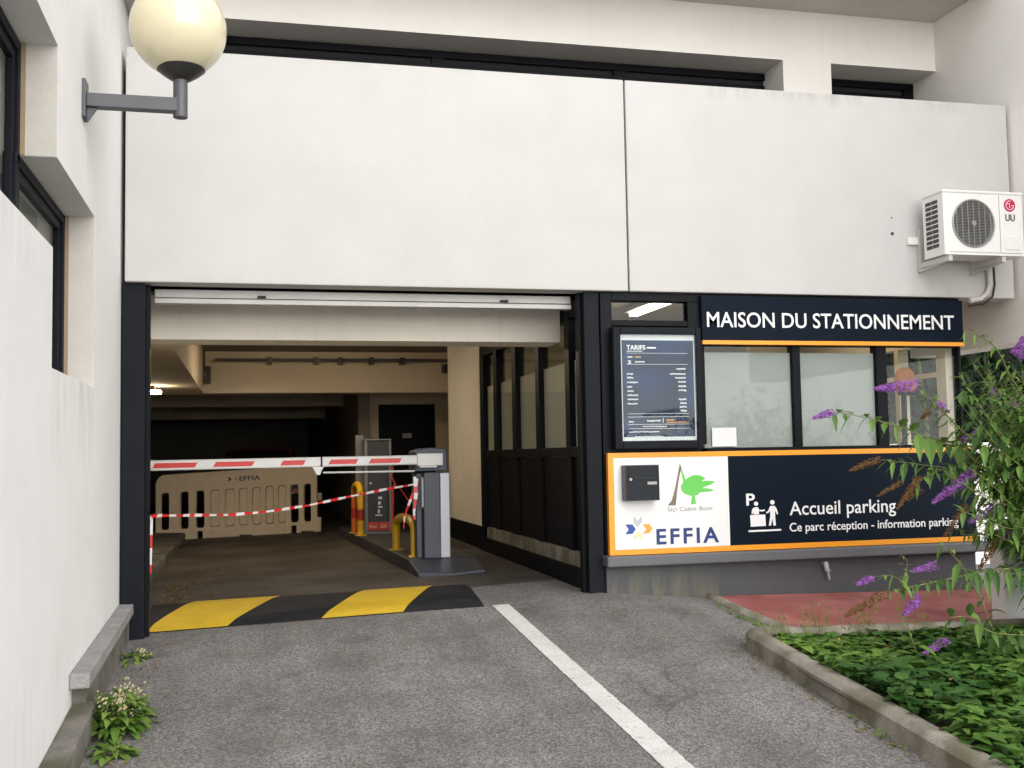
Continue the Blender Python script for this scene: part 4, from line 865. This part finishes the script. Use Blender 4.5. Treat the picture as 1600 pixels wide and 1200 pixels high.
on_barrier(T_('EFFIA', .515, .64, .835, .905, .01)).obj('lettering', 'darkgrey', pbz)
ch_ = MB().prism([(.44*Lb, -.002, .845*Hb), (.455*Lb, -.002, .87*Hb), (.44*Lb, -.002, .9*Hb), (.452*Lb, -.002, .9*Hb), (.468*Lb, -.002, .87*Hb), (.452*Lb, -.002, .845*Hb)], (0, -.004, 0))
on_barrier(ch_).obj('logo_arrow', 'bluetext', pbz)
ch_ = MB().prism([(.484*Lb, -.002, .845*Hb), (.494*Lb, -.002, .87*Hb), (.484*Lb, -.002, .9*Hb), (.492*Lb, -.002, .9*Hb), (.505*Lb, -.002, .87*Hb), (.492*Lb, -.002, .845*Hb)], (0, -.004, 0))
on_barrier(ch_).obj('logo_arrow', 'orangelogo', pbz)
ov = MB()
for u in (.365, .76): ov.tube([bp(u+.03*math.copysign(abs(math.cos(a))**.6, math.cos(a)), .085+.045*math.sin(a), -.003) for a in [2*math.pi*k/20 for k in range(21)]], .008, 6, 0, False)
ov.obj('moulded_oval', 'beige', pbz, 0, True)
fx = bp(.06, 0, .02); 
for u in (.14, .55, .92):
    p = bp(u, 0, .025); MB().box(p.x-.10, p.x+.10, p.y-.25, p.y+.25, p.z-.06, p.z+.025).obj('foot', 'rubber', pbz, .01)
# ---- small plate on a bar right of the beige barrier
a = onY(490, 782, A.y-.4); b = onY(503, 770, A.y-.4); st_ = thing('sign_stake', ((a.x+b.x)/2, A.y-.4, gnd(a.x, A.y)), 'small beige plate on a thin stake at the right end of the plastic barrier', 'sign')
MB().box(a.x, b.x, A.y-.42, A.y-.40, a.z, b.z).obj('plate', 'beige', st_); MB().tube([((a.x+b.x)/2, A.y-.39, gnd(a.x, A.y)), ((a.x+b.x)/2, A.y-.39, b.z)], .012, 8).obj('stake', 'darkmetal', st_)

# ---- red car deep in the garage
cx, cyy = .25, 21.6; car = thing('parked_car', (cx, cyy, 0), 'dim red car parked deep in the garage behind the plastic barrier', 'car')
zf = gnd(cx, cyy)
prof = [(-.0, .30), (-.02, .55), (.02, .80), (.45, .92), (.95, 1.02), (1.45, 1.36), (1.9, 1.43), (2.7, 1.40), (3.35, 1.05), (3.75, 1.0), (3.85, .7), (3.82, .3)]
def section(hw, pts): return [(cx+hw, cyy+y, zf+z) for y, z in pts]
cb = MB(); levels = []
for y, z in prof[1:-1]: levels.append((y, z))
k_ = len(levels); vs = []
for y, z in levels:
    hw = .80 if z < 1.03 else .80-.22*(z-1.03)/.4
    for x, zz in ((-.80, .28), (-.83, .6), (-.81, min(z, .98)), (-hw*.96, z), (hw*.96, z), (.81, min(z, .98)), (.83, .6), (.80, .28)): vs.append((cx+x, cyy+y, zf+zz))
fs = [(i*8+j, i*8+j+1, (i+1)*8+j+1, (i+1)*8+j) for i in range(k_-1) for j in range(7)]+[(i*8+7, i*8, (i+1)*8, (i+1)*8+7) for i in range(k_-1)]+[tuple(range(8)), tuple(range((k_-1)*8, k_*8))]
cb.add(vs, fs).obj('body', 'carred', car, .03, True)
MB().add([(cx-.66, cyy+.97, zf+1.05), (cx+.66, cyy+.97, zf+1.05), (cx+.56, cyy+1.40, zf+1.345), (cx-.56, cyy+1.40, zf+1.345)], [(0, 1, 2, 3)]).prism([(cx-.62, cyy+1.0, zf+1.07), (cx+.62, cyy+1.0, zf+1.07), (cx+.54, cyy+1.38, zf+1.34), (cx-.54, cyy+1.38, zf+1.34)], (0, -.02, .02)).obj('windscreen', 'carglass', car)
for s_ in (-1, 1):
    MB().prism([(cx+s_*.79, cyy+1.2, zf+1.02), (cx+s_*.63, cyy+1.62, zf+1.33), (cx+s_*.63, cyy+2.6, zf+1.33), (cx+s_*.79, cyy+3.1, zf+1.03)], (s_*.025, 0, .012)).obj('side_window', 'carglass', car)
    MB().lathe((cx+s_*.6, cyy-.04, zf+.7), [(.02, 0), (.1, .02), (.1, .06)], 20, 0, 'y').obj('headlight', 'wire', car)
    MB().box(cx+s_*.86-.07, cx+s_*.86+.07, cyy+1.15, cyy+1.25, zf+.98, zf+1.1).obj('wing_mirror', 'carred', car, .02)
    for yy in (.72, 3.1):
        w = MB().lathe((cx+s_*.77, cyy+yy, zf+.30), [(.2, -.09), (.3, -.085), (.31, 0), (.3, .085), (.2, .09)], 28, 0, 'x').obj('wheel', 'rubber', car, 0, True)
        MB().lathe((cx+s_*.77, cyy+yy, zf+.30), [(.05, -.1), (.19, -.095), (.19, .095), (.05, .1)], 20, 0, 'x').obj('rim', 'wire', w)
box('bumper', cx-.78, cx+.78, cyy-.07, cyy+.03, zf+.30, zf+.52, 'rubber', car, .03)

# ================================================================== RIGHT SIDE: kerbs, planter, walls, hedge
def kerb_run(path, w, h, name, label, dz=0.):   # rounded kerb following the ground, path anticlockwise, width to the left
    mb = MB(); n_ = len(path); vs = []
    for i, p in enumerate(path):
        p = Vector((*p, 0)); a = Vector((*path[max(0, i-1)], 0)); b = Vector((*path[min(n_-1, i+1)], 0)); d = (b-a).normalized(); l = Vector((-d.y, d.x, 0))
        z = gnd(p.x, p.y)+dz
        for o_, hh in ((0, -.12), (.006, h-.03), (.03, h-.004), (.05, h), (w-.03, h), (w-.008, h-.015), (w, h-.04), (w, -.12)):
            q = p+l*o_; vs.append((q.x, q.y, z+hh))
    fs = [(i*8+j, i*8+j+1, (i+1)*8+j+1, (i+1)*8+j) for i in range(n_-1) for j in range(8-1)]+[tuple(range(8)), tuple(range((n_-1)*8, n_*8))]
    return tag(mb.add(vs, fs).obj(name, 'kerb', None, 0, True), label, 'kerb')
pk = [(6.9, 6.52), (6.0, 6.51), (5.0, 6.50), (4.2, 6.49), (3.6, 6.48), (3.25, 6.46), (3.10, 6.42), (3.0, 6.34), (2.955, 6.22), (2.945, 6.05)] + [(2.945-.03*i, 6.05-.5*i) for i in range(1, 10)]
kerb_run(pk, .13, .115, 'planter_kerb', 'pale concrete kerb curving round the planting bed')
kerb_run([(3.46, 8.0), (3.45, 7.6), (3.46, 7.2), (3.48, 6.8), (3.50, 6.56)], .09, .035, 'ramp_kerb', 'thin mossy kerb strip along the left of the red ramp')
so_ = MB(); vs = []
for j in range(14):
    for i in range(10):
        y = 1.5+(6.42-1.5)*j/13; x0_ = 2.87 if y < 6.0 else 3.05; x = x0_+(8.0-x0_)*i/9
        x = max(x, 2.80+.14) if y > 5.5 else x
        vs.append((x, y, gnd(min(x, 4), y)+.07+.02*noise.noise(Vector((x*2, y*2, 0)))))
so_.add(vs, [(j*10+i, j*10+i+1, (j+1)*10+i+1, (j+1)*10+i) for j in range(13) for i in range(9)])
struct(so_.obj('planter_soil', 'soil'))
q = onG(1565, 985)
ww = tag(MB().box(q.x+.02, 8.5, 6.60, 6.75, -.4, .62).obj('garden_wall', 'wall2', None, .006), 'low white wall at the right end of the red ramp', 'wall')
tag(MB().box(6.05, 11.0, 9.9, 10.05, -.3, 1.25).obj('boundary_wall', 'wall2', None, .006), 'white wall glimpsed through the shrub behind the office end', 'wall')

def leaf(mb, p, d, L_, W__, tone, droop=.3, fold=.25, side=None, prof=((0, .12), (.18, .75), (.42, 1), (.7, .62), (1, 0.02))):
    d = d.normalized(); s_ = side if side is not None else d.cross(Vector((0, 0, 1)))
    if s_.length < .05: s_ = Vector((1, 0, 0))
    s_ = (s_-d*s_.dot(d)).normalized(); n_ = s_.cross(d)
    if n_.z < 0: n_ = -n_
    vs = []
    for t, w in prof:
        c = p + d*(t*L_) - Vector((0, 0, 1))*(droop*t*t*L_)
        vs += [c - s_*(w*W__/2) + n_*(fold*w*W__/2), c, c + s_*(w*W__/2) + n_*(fold*w*W__/2)]
    k = len(prof)
    fs = [q_ for i in range(k-1) for q_ in ((3*i, 3*i+1, 3*i+4, 3*i+3), (3*i+1, 3*i+2, 3*i+5, 3*i+4))]
    mb.add(vs, fs, 0, max(.001, tone))
rg_ = random.Random(11)
rv = lambda s=1.: Vector((rg_.uniform(-1, 1), rg_.uniform(-1, 1), rg_.uniform(-1, 1)))*s

# ground cover
IV = ((0, .1), (.12, .8), (.3, 1.0), (.45, .72), (.62, .8), (.8, .4), (1, .02))
iv = MB()
def in_bed(x, y): return (y < 6.33 and x > 2.80+.145+.06*max(0, 6.05-y)*-.5 + (0.0 if y < 6.05 else .12)) and x > 3.06-.06*(6.2-y)+(.15 if y > 6.2 else 0)
cnt = 0
while cnt < 8200:
    y = 3.4+rg_.random()**.8*2.98; x = 2.9+rg_.random()*2.6
    if not in_bed(x, y): continue
    cnt += 1
    n_ = noise.noise(Vector((x*1.7, y*1.7, 3)))*.5+.5
    top = (.06+.09*n_ + (.05 if rg_.random() < .12 else 0))*(.45 if y > 5.9 else .75 if y > 5.4 else 1.25)
    z = gnd(min(x, 4), y)+.05+top*rg_.uniform(.35, 1)
    a = rg_.uniform(0, 6.28); d = Vector((math.cos(a), math.sin(a), rg_.uniform(-.25, .45)))
    tone = min(1, max(0, -.05+.75*n_*rg_.random()+.5*(noise.noise(Vector((x*.9, y*.9, 9)))+.15)+(.35 if x < 3.7 and y > 5.2 else 0)*rg_.random()))
    leaf(iv, Vector((x, y, z)), d, *((rg_.uniform(.075, .105), rg_.uniform(.065, .095)) if rg_.random() < .5 else (rg_.uniform(.035, .08), rg_.uniform(.03, .065))), tone, rg_.uniform(.1, .5), .18, None, IV)
struct(iv.obj('ground_cover', 'ivy'), 'stuff')
dl_ = MB()
for _ in range(40):
    y = rg_.uniform(3.6, 6.25); x = rg_.uniform(3.0, 5.0)
    leaf(dl_, Vector((x, y, gnd(min(x, 4), y)+.13+rg_.uniform(0, .05))), rv(), rg_.uniform(.03, .07), rg_.uniform(.015, .035), rg_.random(), .2, .3)
struct(dl_.obj('fallen_leaves', 'litter'), 'stuff')
# thin yellow-green grass stalks at the bed edge
gs = MB()
for _ in range(60):
    x = rg_.uniform(3.1, 4.3); y = 6.36+rg_.uniform(-.06, .1) if x > 3.35 else rg_.uniform(6.1, 6.4)
    b = Vector((x, y, gnd(x, y)+.08)); tip = b+Vector((rg_.uniform(-.06, .06), rg_.uniform(-.05, .05), rg_.uniform(.06, .24)))
    gs.tube([b, b.lerp(tip, .6)+rv(.01), tip], [.002, .0016, .0008], 3, 0, False, rg_.uniform(.5, 1))
    for _k in range(2): leaf(gs, b.lerp(tip, rg_.uniform(.3, .9)), rv()+Vector((0, 0, .5)), .04, .012, rg_.uniform(.5, 1))
for k in range(260):   # weeds in the kerb joints
    if k < 120: x, y = 3.43+rg_.uniform(-.06, .0), rg_.uniform(6.6, 7.9)
    else:
        t = rg_.random(); y = 6.1-t*3.2; x = 2.935-.06*(6.05-y)+rg_.uniform(-.05, .0)
    if noise.noise(Vector((x*3, y*2.2, 1))) < .08: continue
    leaf(gs, Vector((x, y, gnd(x, y)+.002)), Vector((rg_.uniform(-1, 1), rg_.uniform(-1, 1), rg_.uniform(.1, .9))), rg_.uniform(.02, .06), rg_.uniform(.008, .02), rg_.uniform(.3, 1))
struct(gs.obj('edge_grass', 'weed'), 'stuff')

# butterfly bush
root = Vector((5.12, 6.0, gnd(4, 6.0)+.08))
bush = thing('flowering_shrub', root, 'leafy shrub with purple and brown flower spikes in front of the office', 'shrub')
lf = MB(); st = MB(); pu = MB(); br = MB()
def poly(pts, k=8):   # smooth a polyline
    out = []
    P = [pts[0]]+pts+[pts[-1]]
    for i in range(1, len(P)-2):
        for j in range(k):
            t = j/k; p0, p1, p2, p3 = P[i-1], P[i], P[i+1], P[i+2]
            out.append(.5*((2*p1)+(p2-p0)*t+(2*p0-5*p1+4*p2-p3)*t*t+(3*p1-p0-3*p2+p3)*t**3))
    out.append(pts[-1]); return out
def panicle(a, b, r, mb, n_=260, fl=.0085):
    ax_ = b-a; L_ = ax_.length; d = ax_.normalized(); u = d.orthogonal().normalized(); w = d.cross(u)
    st.tube([a, b], [.003, .001], 5, 0, False)
    for k in range(n_):
        t = rg_.random()**.85; rr_ = 1.3*r*(1-.75*t**1.6)*(.55+.55*abs(math.sin(t*17)))*math.sqrt(rg_.uniform(.25, 1))
        an = rg_.uniform(0, 6.283); c = a+d*(t*L_)+(u*math.cos(an)+w*math.sin(an))*rr_
        o_ = (u*math.cos(an)+w*math.sin(an)+d*.3).normalized(); s1 = o_.orthogonal().normalized(); s2 = o_.cross(s1); z_ = fl*rg_.uniform(.6, 1.2)*(1-.3*t)
        tn = rg_.uniform(.02, 1)
        for q1, q2 in ((s1, s2), (s2, -s1)):
            mb.add([c-q1*z_-q2*z_*.35+o_*z_*.4, c-q1*z_+q2*z_*.35+o_*z_*.4, c+q1*z_+q2*z_*.35+o_*z_*.4, c+q1*z_-q2*z_*.35+o_*z_*.4, c], [(0, 1, 4), (1, 2, 4), (2, 3, 4), (3, 0, 4)], 0, tn)
def branch(pts, r0, leafstep=.05, L0=.12, tone=.5, start=.0, W0=.3, tip=True, droop=.45):
    pts = poly(pts); n_ = len(pts); st.tube(pts, [r0*(1-.7*i/(n_-1)) for i in range(n_)], 6, 0, False, .5)
    tot = sum((b-a).length for a, b in zip(pts, pts[1:])); acc = 0; nxt = leafstep; ph = rg_.random()*6
    for a, b in zip(pts, pts[1:]):
        acc += (b-a).length
        while acc > nxt:
            f = nxt/tot; nxt += leafstep*rg_.uniform(.75, 1.3)
            if f < start: continue
            d = (b-a).normalized(); u = d.orthogonal().normalized(); w = d.cross(u); ph += 1.57
            for s_ in (0, math.pi):
                if rg_.random() < .12: continue
                o_ = (u*math.cos(ph+s_)+w*math.sin(ph+s_)); L_ = 1.45*L0*rg_.uniform(.55, 1.2)*(1-.5*f)
                leaf(lf, a+o_*.004, (o_*.9+d*.55+Vector((0, 0, -.2))).normalized(), L_, L_*W0*rg_.uniform(.8, 1.3), min(1, max(.01, tone+rg_.uniform(-.35, .35)+.3*f)), rg_.uniform(.15, droop+.3), .3)
                if rg_.random() < .45: leaf(lf, a+o_*.004, (o_*.6+d*.7+rv(.4)).normalized(), L_*.5, L_*.14, min(1, tone+.35), .2, .3)
    return pts
Pp = lambda x, y, Y=6.2: onY(x, y, Y)
hub = Pp(1590, 800, 6.2)
RO = lambda: root+Vector((rg_.uniform(-.08, .08), rg_.uniform(-.08, .08), 0))
branch([RO(), Pp(1600, 860), Pp(1565, 745), Pp(1533, 702), Pp(1498, 669, 6.1), Pp(1465, 634, 6.05), Pp(1432, 606, 6.0)], .010, tone=.35, start=.35, L0=.105, W0=.34)
panicle(Pp(1430, 601, 6.0), Pp(1367, 608, 5.95), .036, pu, 420)
branch([Pp(1560, 735), Pp(1520, 704, 6.2), Pp(1466, 690, 6.1), Pp(1400, 665, 6.0), Pp(1330, 648, 5.95), Pp(1300, 645, 5.9)], .006, .05, tone=.4, L0=.125, W0=.42)
panicle(Pp(1300, 644, 5.9), Pp(1271, 653, 5.88), .020, pu, 170)
panicle(Pp(1480, 641, 6.1), Pp(1455, 626, 6.05), .026, pu, 160)
panicle(Pp(1452, 640, 6.2), Pp(1440, 654, 6.2), .022, br, 70)
branch([RO(), Pp(1630, 720, 6.3), Pp(1600, 625, 6.3), Pp(1580, 590, 6.25), Pp(1557, 545, 6.2), Pp(1530, 525, 6.15), Pp(1505, 517, 6.1)], .008, .05, tone=.7, L0=.11, W0=.25)
panicle(Pp(1606, 556, 6.2), Pp(1580, 548, 6.2), .035, pu, 200)
branch([hub, Pp(1560, 755), Pp(1500, 735, 6.1), Pp(1440, 726, 6.05), Pp(1376, 718, 6.0)], .006, .05, tone=.45, L0=.11, W0=.38)
panicle(Pp(1374, 717, 6.0), Pp(1328, 735, 5.95), .020, br, 260, .0075)
branch([hub, Pp(1560, 722), Pp(1490, 728, 6.1), Pp(1440, 748, 6.0), Pp(1432, 755, 6)], .005, .05, tone=.4, L0=.10, W0=.4)
panicle(Pp(1436, 746, 6.0), Pp(1402, 795, 5.95), .022, br, 300, .0075); panicle(Pp(1410, 752, 6.05), Pp(1371, 775, 6.0), .016, br, 170, .007); panicle(Pp(1440, 765, 6.05), Pp(1418, 782, 6.0), .016, br, 90, .007)
branch([hub, Pp(1570, 700), Pp(1545, 715, 6.05), Pp(1520, 740, 5.95)], .005, .07, tone=.4, L0=.12, W0=.4)
panicle(Pp(1521, 738, 5.95), Pp(1458, 785, 5.9), .034, pu, 420)
branch([Pp(1620, 780), Pp(1590, 778, 6.05), Pp(1563, 790, 5.95)], .005, .07, tone=.4)
panicle(Pp(1563, 792, 5.95), Pp(1515, 816, 5.9), .034, pu, 330)
panicle(Pp(1510, 790, 6.0), Pp(1476, 838, 5.95), .028, br, 170, .0075); panicle(Pp(1576, 822, 5.95), Pp(1530, 888, 5.9), .030, br, 400, .008); panicle(Pp(1566, 832, 5.9), Pp(1592, 842, 5.9), .025, pu, 120)
branch([RO(), Pp(1620, 930, 5.9), Pp(1590, 892, 5.8), Pp(1540, 893, 5.75), Pp(1480, 905, 5.7), Pp(1420, 918, 5.65), Pp(1386, 926, 5.6)], .008, .045, tone=.25, L0=.105, W0=.38, droop=.8)
panicle(Pp(1386, 926, 5.6), Pp(1320, 963, 5.55), .026, br, 330, .0075); panicle(Pp(1366, 902, 5.6), Pp(1338, 913, 5.6), .018, pu, 110)
branch([Pp(1420, 918, 5.65), Pp(1395, 900, 5.6), Pp(1366, 901, 5.6)], .003, .05, tone=.85, L0=.07)
panicle(Pp(1464, 883, 5.7), Pp(1424, 892, 5.65), .022, pu, 170); panicle(Pp(1436, 934, 5.6), Pp(1412, 962, 5.55), .026, pu, 220)
branch([Pp(1405, 920, 5.65), Pp(1412, 905, 5.62), Pp(1418, 880, 5.6), Pp(1408, 866, 5.6)], .003, .04, tone=.85, L0=.06)
branch([Pp(1432, 1020, 5.6), Pp(1420, 985, 5.6), Pp(1412, 962, 5.58)], .003, .06, tone=.4, L0=.08)
panicle(Pp(1480, 1000, 5.6), Pp(1442, 1022, 5.55), .024, pu, 150)
branch([RO(), Pp(1570, 1000, 5.6), Pp(1530, 930, 5.55), Pp(1500, 880, 5.5), Pp(1470, 850, 5.5)], .006, .07, tone=.2, L0=.15, W0=.36, droop=.7)
branch([RO(), Pp(1560, 990, 5.4), Pp(1520, 965, 5.3), Pp(1484, 965, 5.25)], .005, .07, tone=.15, L0=.15, W0=.35, start=.3)
panicle(Pp(1520, 1090, 4.9), Pp(1498, 1100, 4.9), .02, pu, 90); panicle(Pp(1590, 1075, 4.9), Pp(1545, 1100, 4.85), .03, br, 120)
for _ in range(120):        # mass of leafy side shoots at the right
    ex, ey = rg_.uniform(1500, 1690), rg_.uniform(560, 860)
    if ex < 1530 and ey < 650: ex += 60
    e = Pp(ex, ey, rg_.uniform(5.7, 6.7)); s0 = root+(e-root)*.3+rv(.08)+Vector((.12, 0, 0)); mid = s0.lerp(e, .6)+Vector((.06, 0, .10))+rv(.05)
    branch([RO(), s0, mid, e], .005, .05, tone=rg_.uniform(.0, .7), L0=rg_.uniform(.085, .155), W0=rg_.uniform(.22, .36), start=.2, droop=.15)
for _ in range(75):
    e = Pp(rg_.uniform(1470, 1650), rg_.uniform(560, 850), rg_.uniform(5.6, 6.45)); s0 = Vector((5.05, 6.05, root.z+.25)).lerp(e, .4)+Vector((.16, 0, .12))+rv(.06)
    branch([RO(), s0, s0.lerp(e, .6)+rv(.05), e], .005, .055, tone=rg_.uniform(-.05, .6), L0=rg_.uniform(.10, .16), W0=rg_.uniform(.28, .42), start=.35, droop=.25)
for _ in range(34):
    e = Vector((rg_.uniform(4.9, 6.2), rg_.uniform(5.4, 7.0), rg_.uniform(.5, 2.0))); s0 = root.lerp(e, .5)+Vector((0, 0, .15))
    branch([RO()+Vector((.2, 0, 0)), s0, e], .005, .05, tone=rg_.uniform(.1, .6), L0=.13, W0=.3, start=.3)
    if rg_.random() < .5: panicle(e, e+Vector((rg_.uniform(-.2, .2), rg_.uniform(-.1, .1), .1)), .03, pu, 150)
lf.obj('foliage', 'leaf', bush); st.t = [0]*len(st.v); st.obj('stem', 'stem', bush, 0, True); pu.obj('purple_flower', 'purple', bush); br.obj('faded_flower', 'brown', bush)

# dark hedge behind the passage
hg = thing('hedge', (8.5, 10.8, 0), 'dark leafy hedge in the gap right of the office', 'hedge')
hd_ = MB()
for _ in range(5200):
    p = Vector((rg_.uniform(6.0, 12.0), 10.15+rg_.random()**1.6*1.6, rg_.uniform(.2, 3.4)))
    p.y += .35*noise.noise(p*1.3)
    leaf(hd_, p, rv()+Vector((0, -.3, -.2)), rg_.uniform(.10, .2), rg_.uniform(.05, .09), rg_.random()**2, .3, .2)
hd_.obj('foliage', 'hedge', hg)
MB().box(6.0, 12.0, 11.3, 11.6, -.2, 3.3).obj('inner_growth', 'hedge', hg)
tr = MB()
for x in (6.6, 7.4, 8.3, 9.2, 10.3): tr.tube([(x, 11, -.1), (x+.1, 10.95, 1.2), (x-.05, 10.9, 2.6)], [.06, .045, .02], 8)
tr.obj('trunk', 'stem', hg)

# weed tuft with cream flowers on the left, small tuft behind
def tuft(cx_, cy_, n_, spread, h_, name, label, flowers, lat=.12):
    z_ = gnd(cx_, cy_); t = thing(name, (cx_, cy_, z_), label, 'weed'); a = MB(); b = MB(); c = MB()
    for _ in range(n_):
        an = rg_.uniform(0, 6.28); r_ = rg_.random()**.6*spread; p = Vector((cx_+r_*.75*math.cos(an), cy_+r_*1.5*math.sin(an), z_+rg_.random()*h_*(1-.6*r_/spread)))
        p.x = max(p.x, XW+.13)
        leaf(a, p, Vector((math.cos(an), math.sin(an), rg_.uniform(-.1, .9))), lat*rg_.uniform(.5, 1.15), lat*.4*rg_.uniform(.7, 1.2), rg_.random(), rg_.uniform(.2, .7), .2)
    for _ in range(flowers):
        an = rg_.uniform(0, 6.28); r_ = rg_.random()*spread*.9; p0 = Vector((max(XW+.14, cx_+r_*.4*math.cos(an)), cy_+r_*math.sin(an), z_+.05)); p1 = Vector((max(XW+.12, cx_+rg_.uniform(-.10, .14)), cy_+rg_.uniform(-1.7, 1.3)*spread, z_+h_*rg_.uniform(.5, 1.25)))
        b.tube([p0, p0.lerp(p1, .5)+rv(.012), p1], [.0025, .002, .001], 4, 0, False)
        for _k in range(6):
            q_ = p0.lerp(p1, rg_.uniform(.35, 1.03))+rv(.018); s_ = rg_.uniform(.003, .007)
            for d1, d2 in ((Vector((1, 0, .3)), Vector((0, 1, .2))), (Vector((.2, 0, 1)), Vector((.7, .7, 0)))): c.add([q_-d1*s_-d2*s_, q_+d1*s_-d2*s_, q_+d1*s_+d2*s_, q_-d1*s_+d2*s_], [(0, 1, 2, 3)], 0, rg_.uniform(.01, 1))
    a.obj('foliage', 'weed', t)
    if flowers: b.obj('stalk', 'stem', t); c.obj('flower', 'cream_fl', t)
tuft(-.655, 6.05, 230, .17, .19, 'weed_tuft', 'bushy green weed with tiny cream flowers growing against the low wall', 30)
tuft(-.70, 7.45, 40, .10, .07, 'weed_tuft', 'small sparse weed near the foot of the left door post', 3, .09)
tuft(-.63, 5.62, 26, .07, .05, 'weed_tuft', 'low broad-leaved weed in front of the flowering weed', 0, .13)

# leaf litter and pale grit
li = MB()
def lit(x, y, s_, tone): 
    leaf(li, Vector((x, y, gnd(x, y)+.006)), Vector((rg_.uniform(-1, 1), rg_.uniform(-1, 1), .1)), s_, s_*.5, tone, 0, .3)
for _ in range(170): 
    x = -.62+abs(rg_.gauss(0, .28)); y = rg_.choice((rg_.uniform(9.6, 13.5), rg_.uniform(9.9, 11.5))); lit(x-.15, y, rg_.uniform(.02, .06), rg_.random())
for _ in range(130): y = rg_.uniform(4.2, 7.9); lit(-.66+abs(rg_.gauss(0, .09)), y, rg_.uniform(.012, .035), rg_.random())
for _ in range(150): t = rg_.random(); y = 6.2-t*3; lit(2.92-.06*(6.05-y)-abs(rg_.gauss(0, .06)), y, rg_.uniform(.012, .035), rg_.random())
for _ in range(60): lit(rg_.uniform(2.3, 3.4), rg_.uniform(6.4, 7.95), rg_.uniform(.012, .03), rg_.random())
for _ in range(60): lit(rg_.uniform(-.6, 2.9), rg_.uniform(4.2, 8), rg_.uniform(.008, .02), rg_.random())
struct(li.obj('leaf_litter', 'litter'), 'stuff')
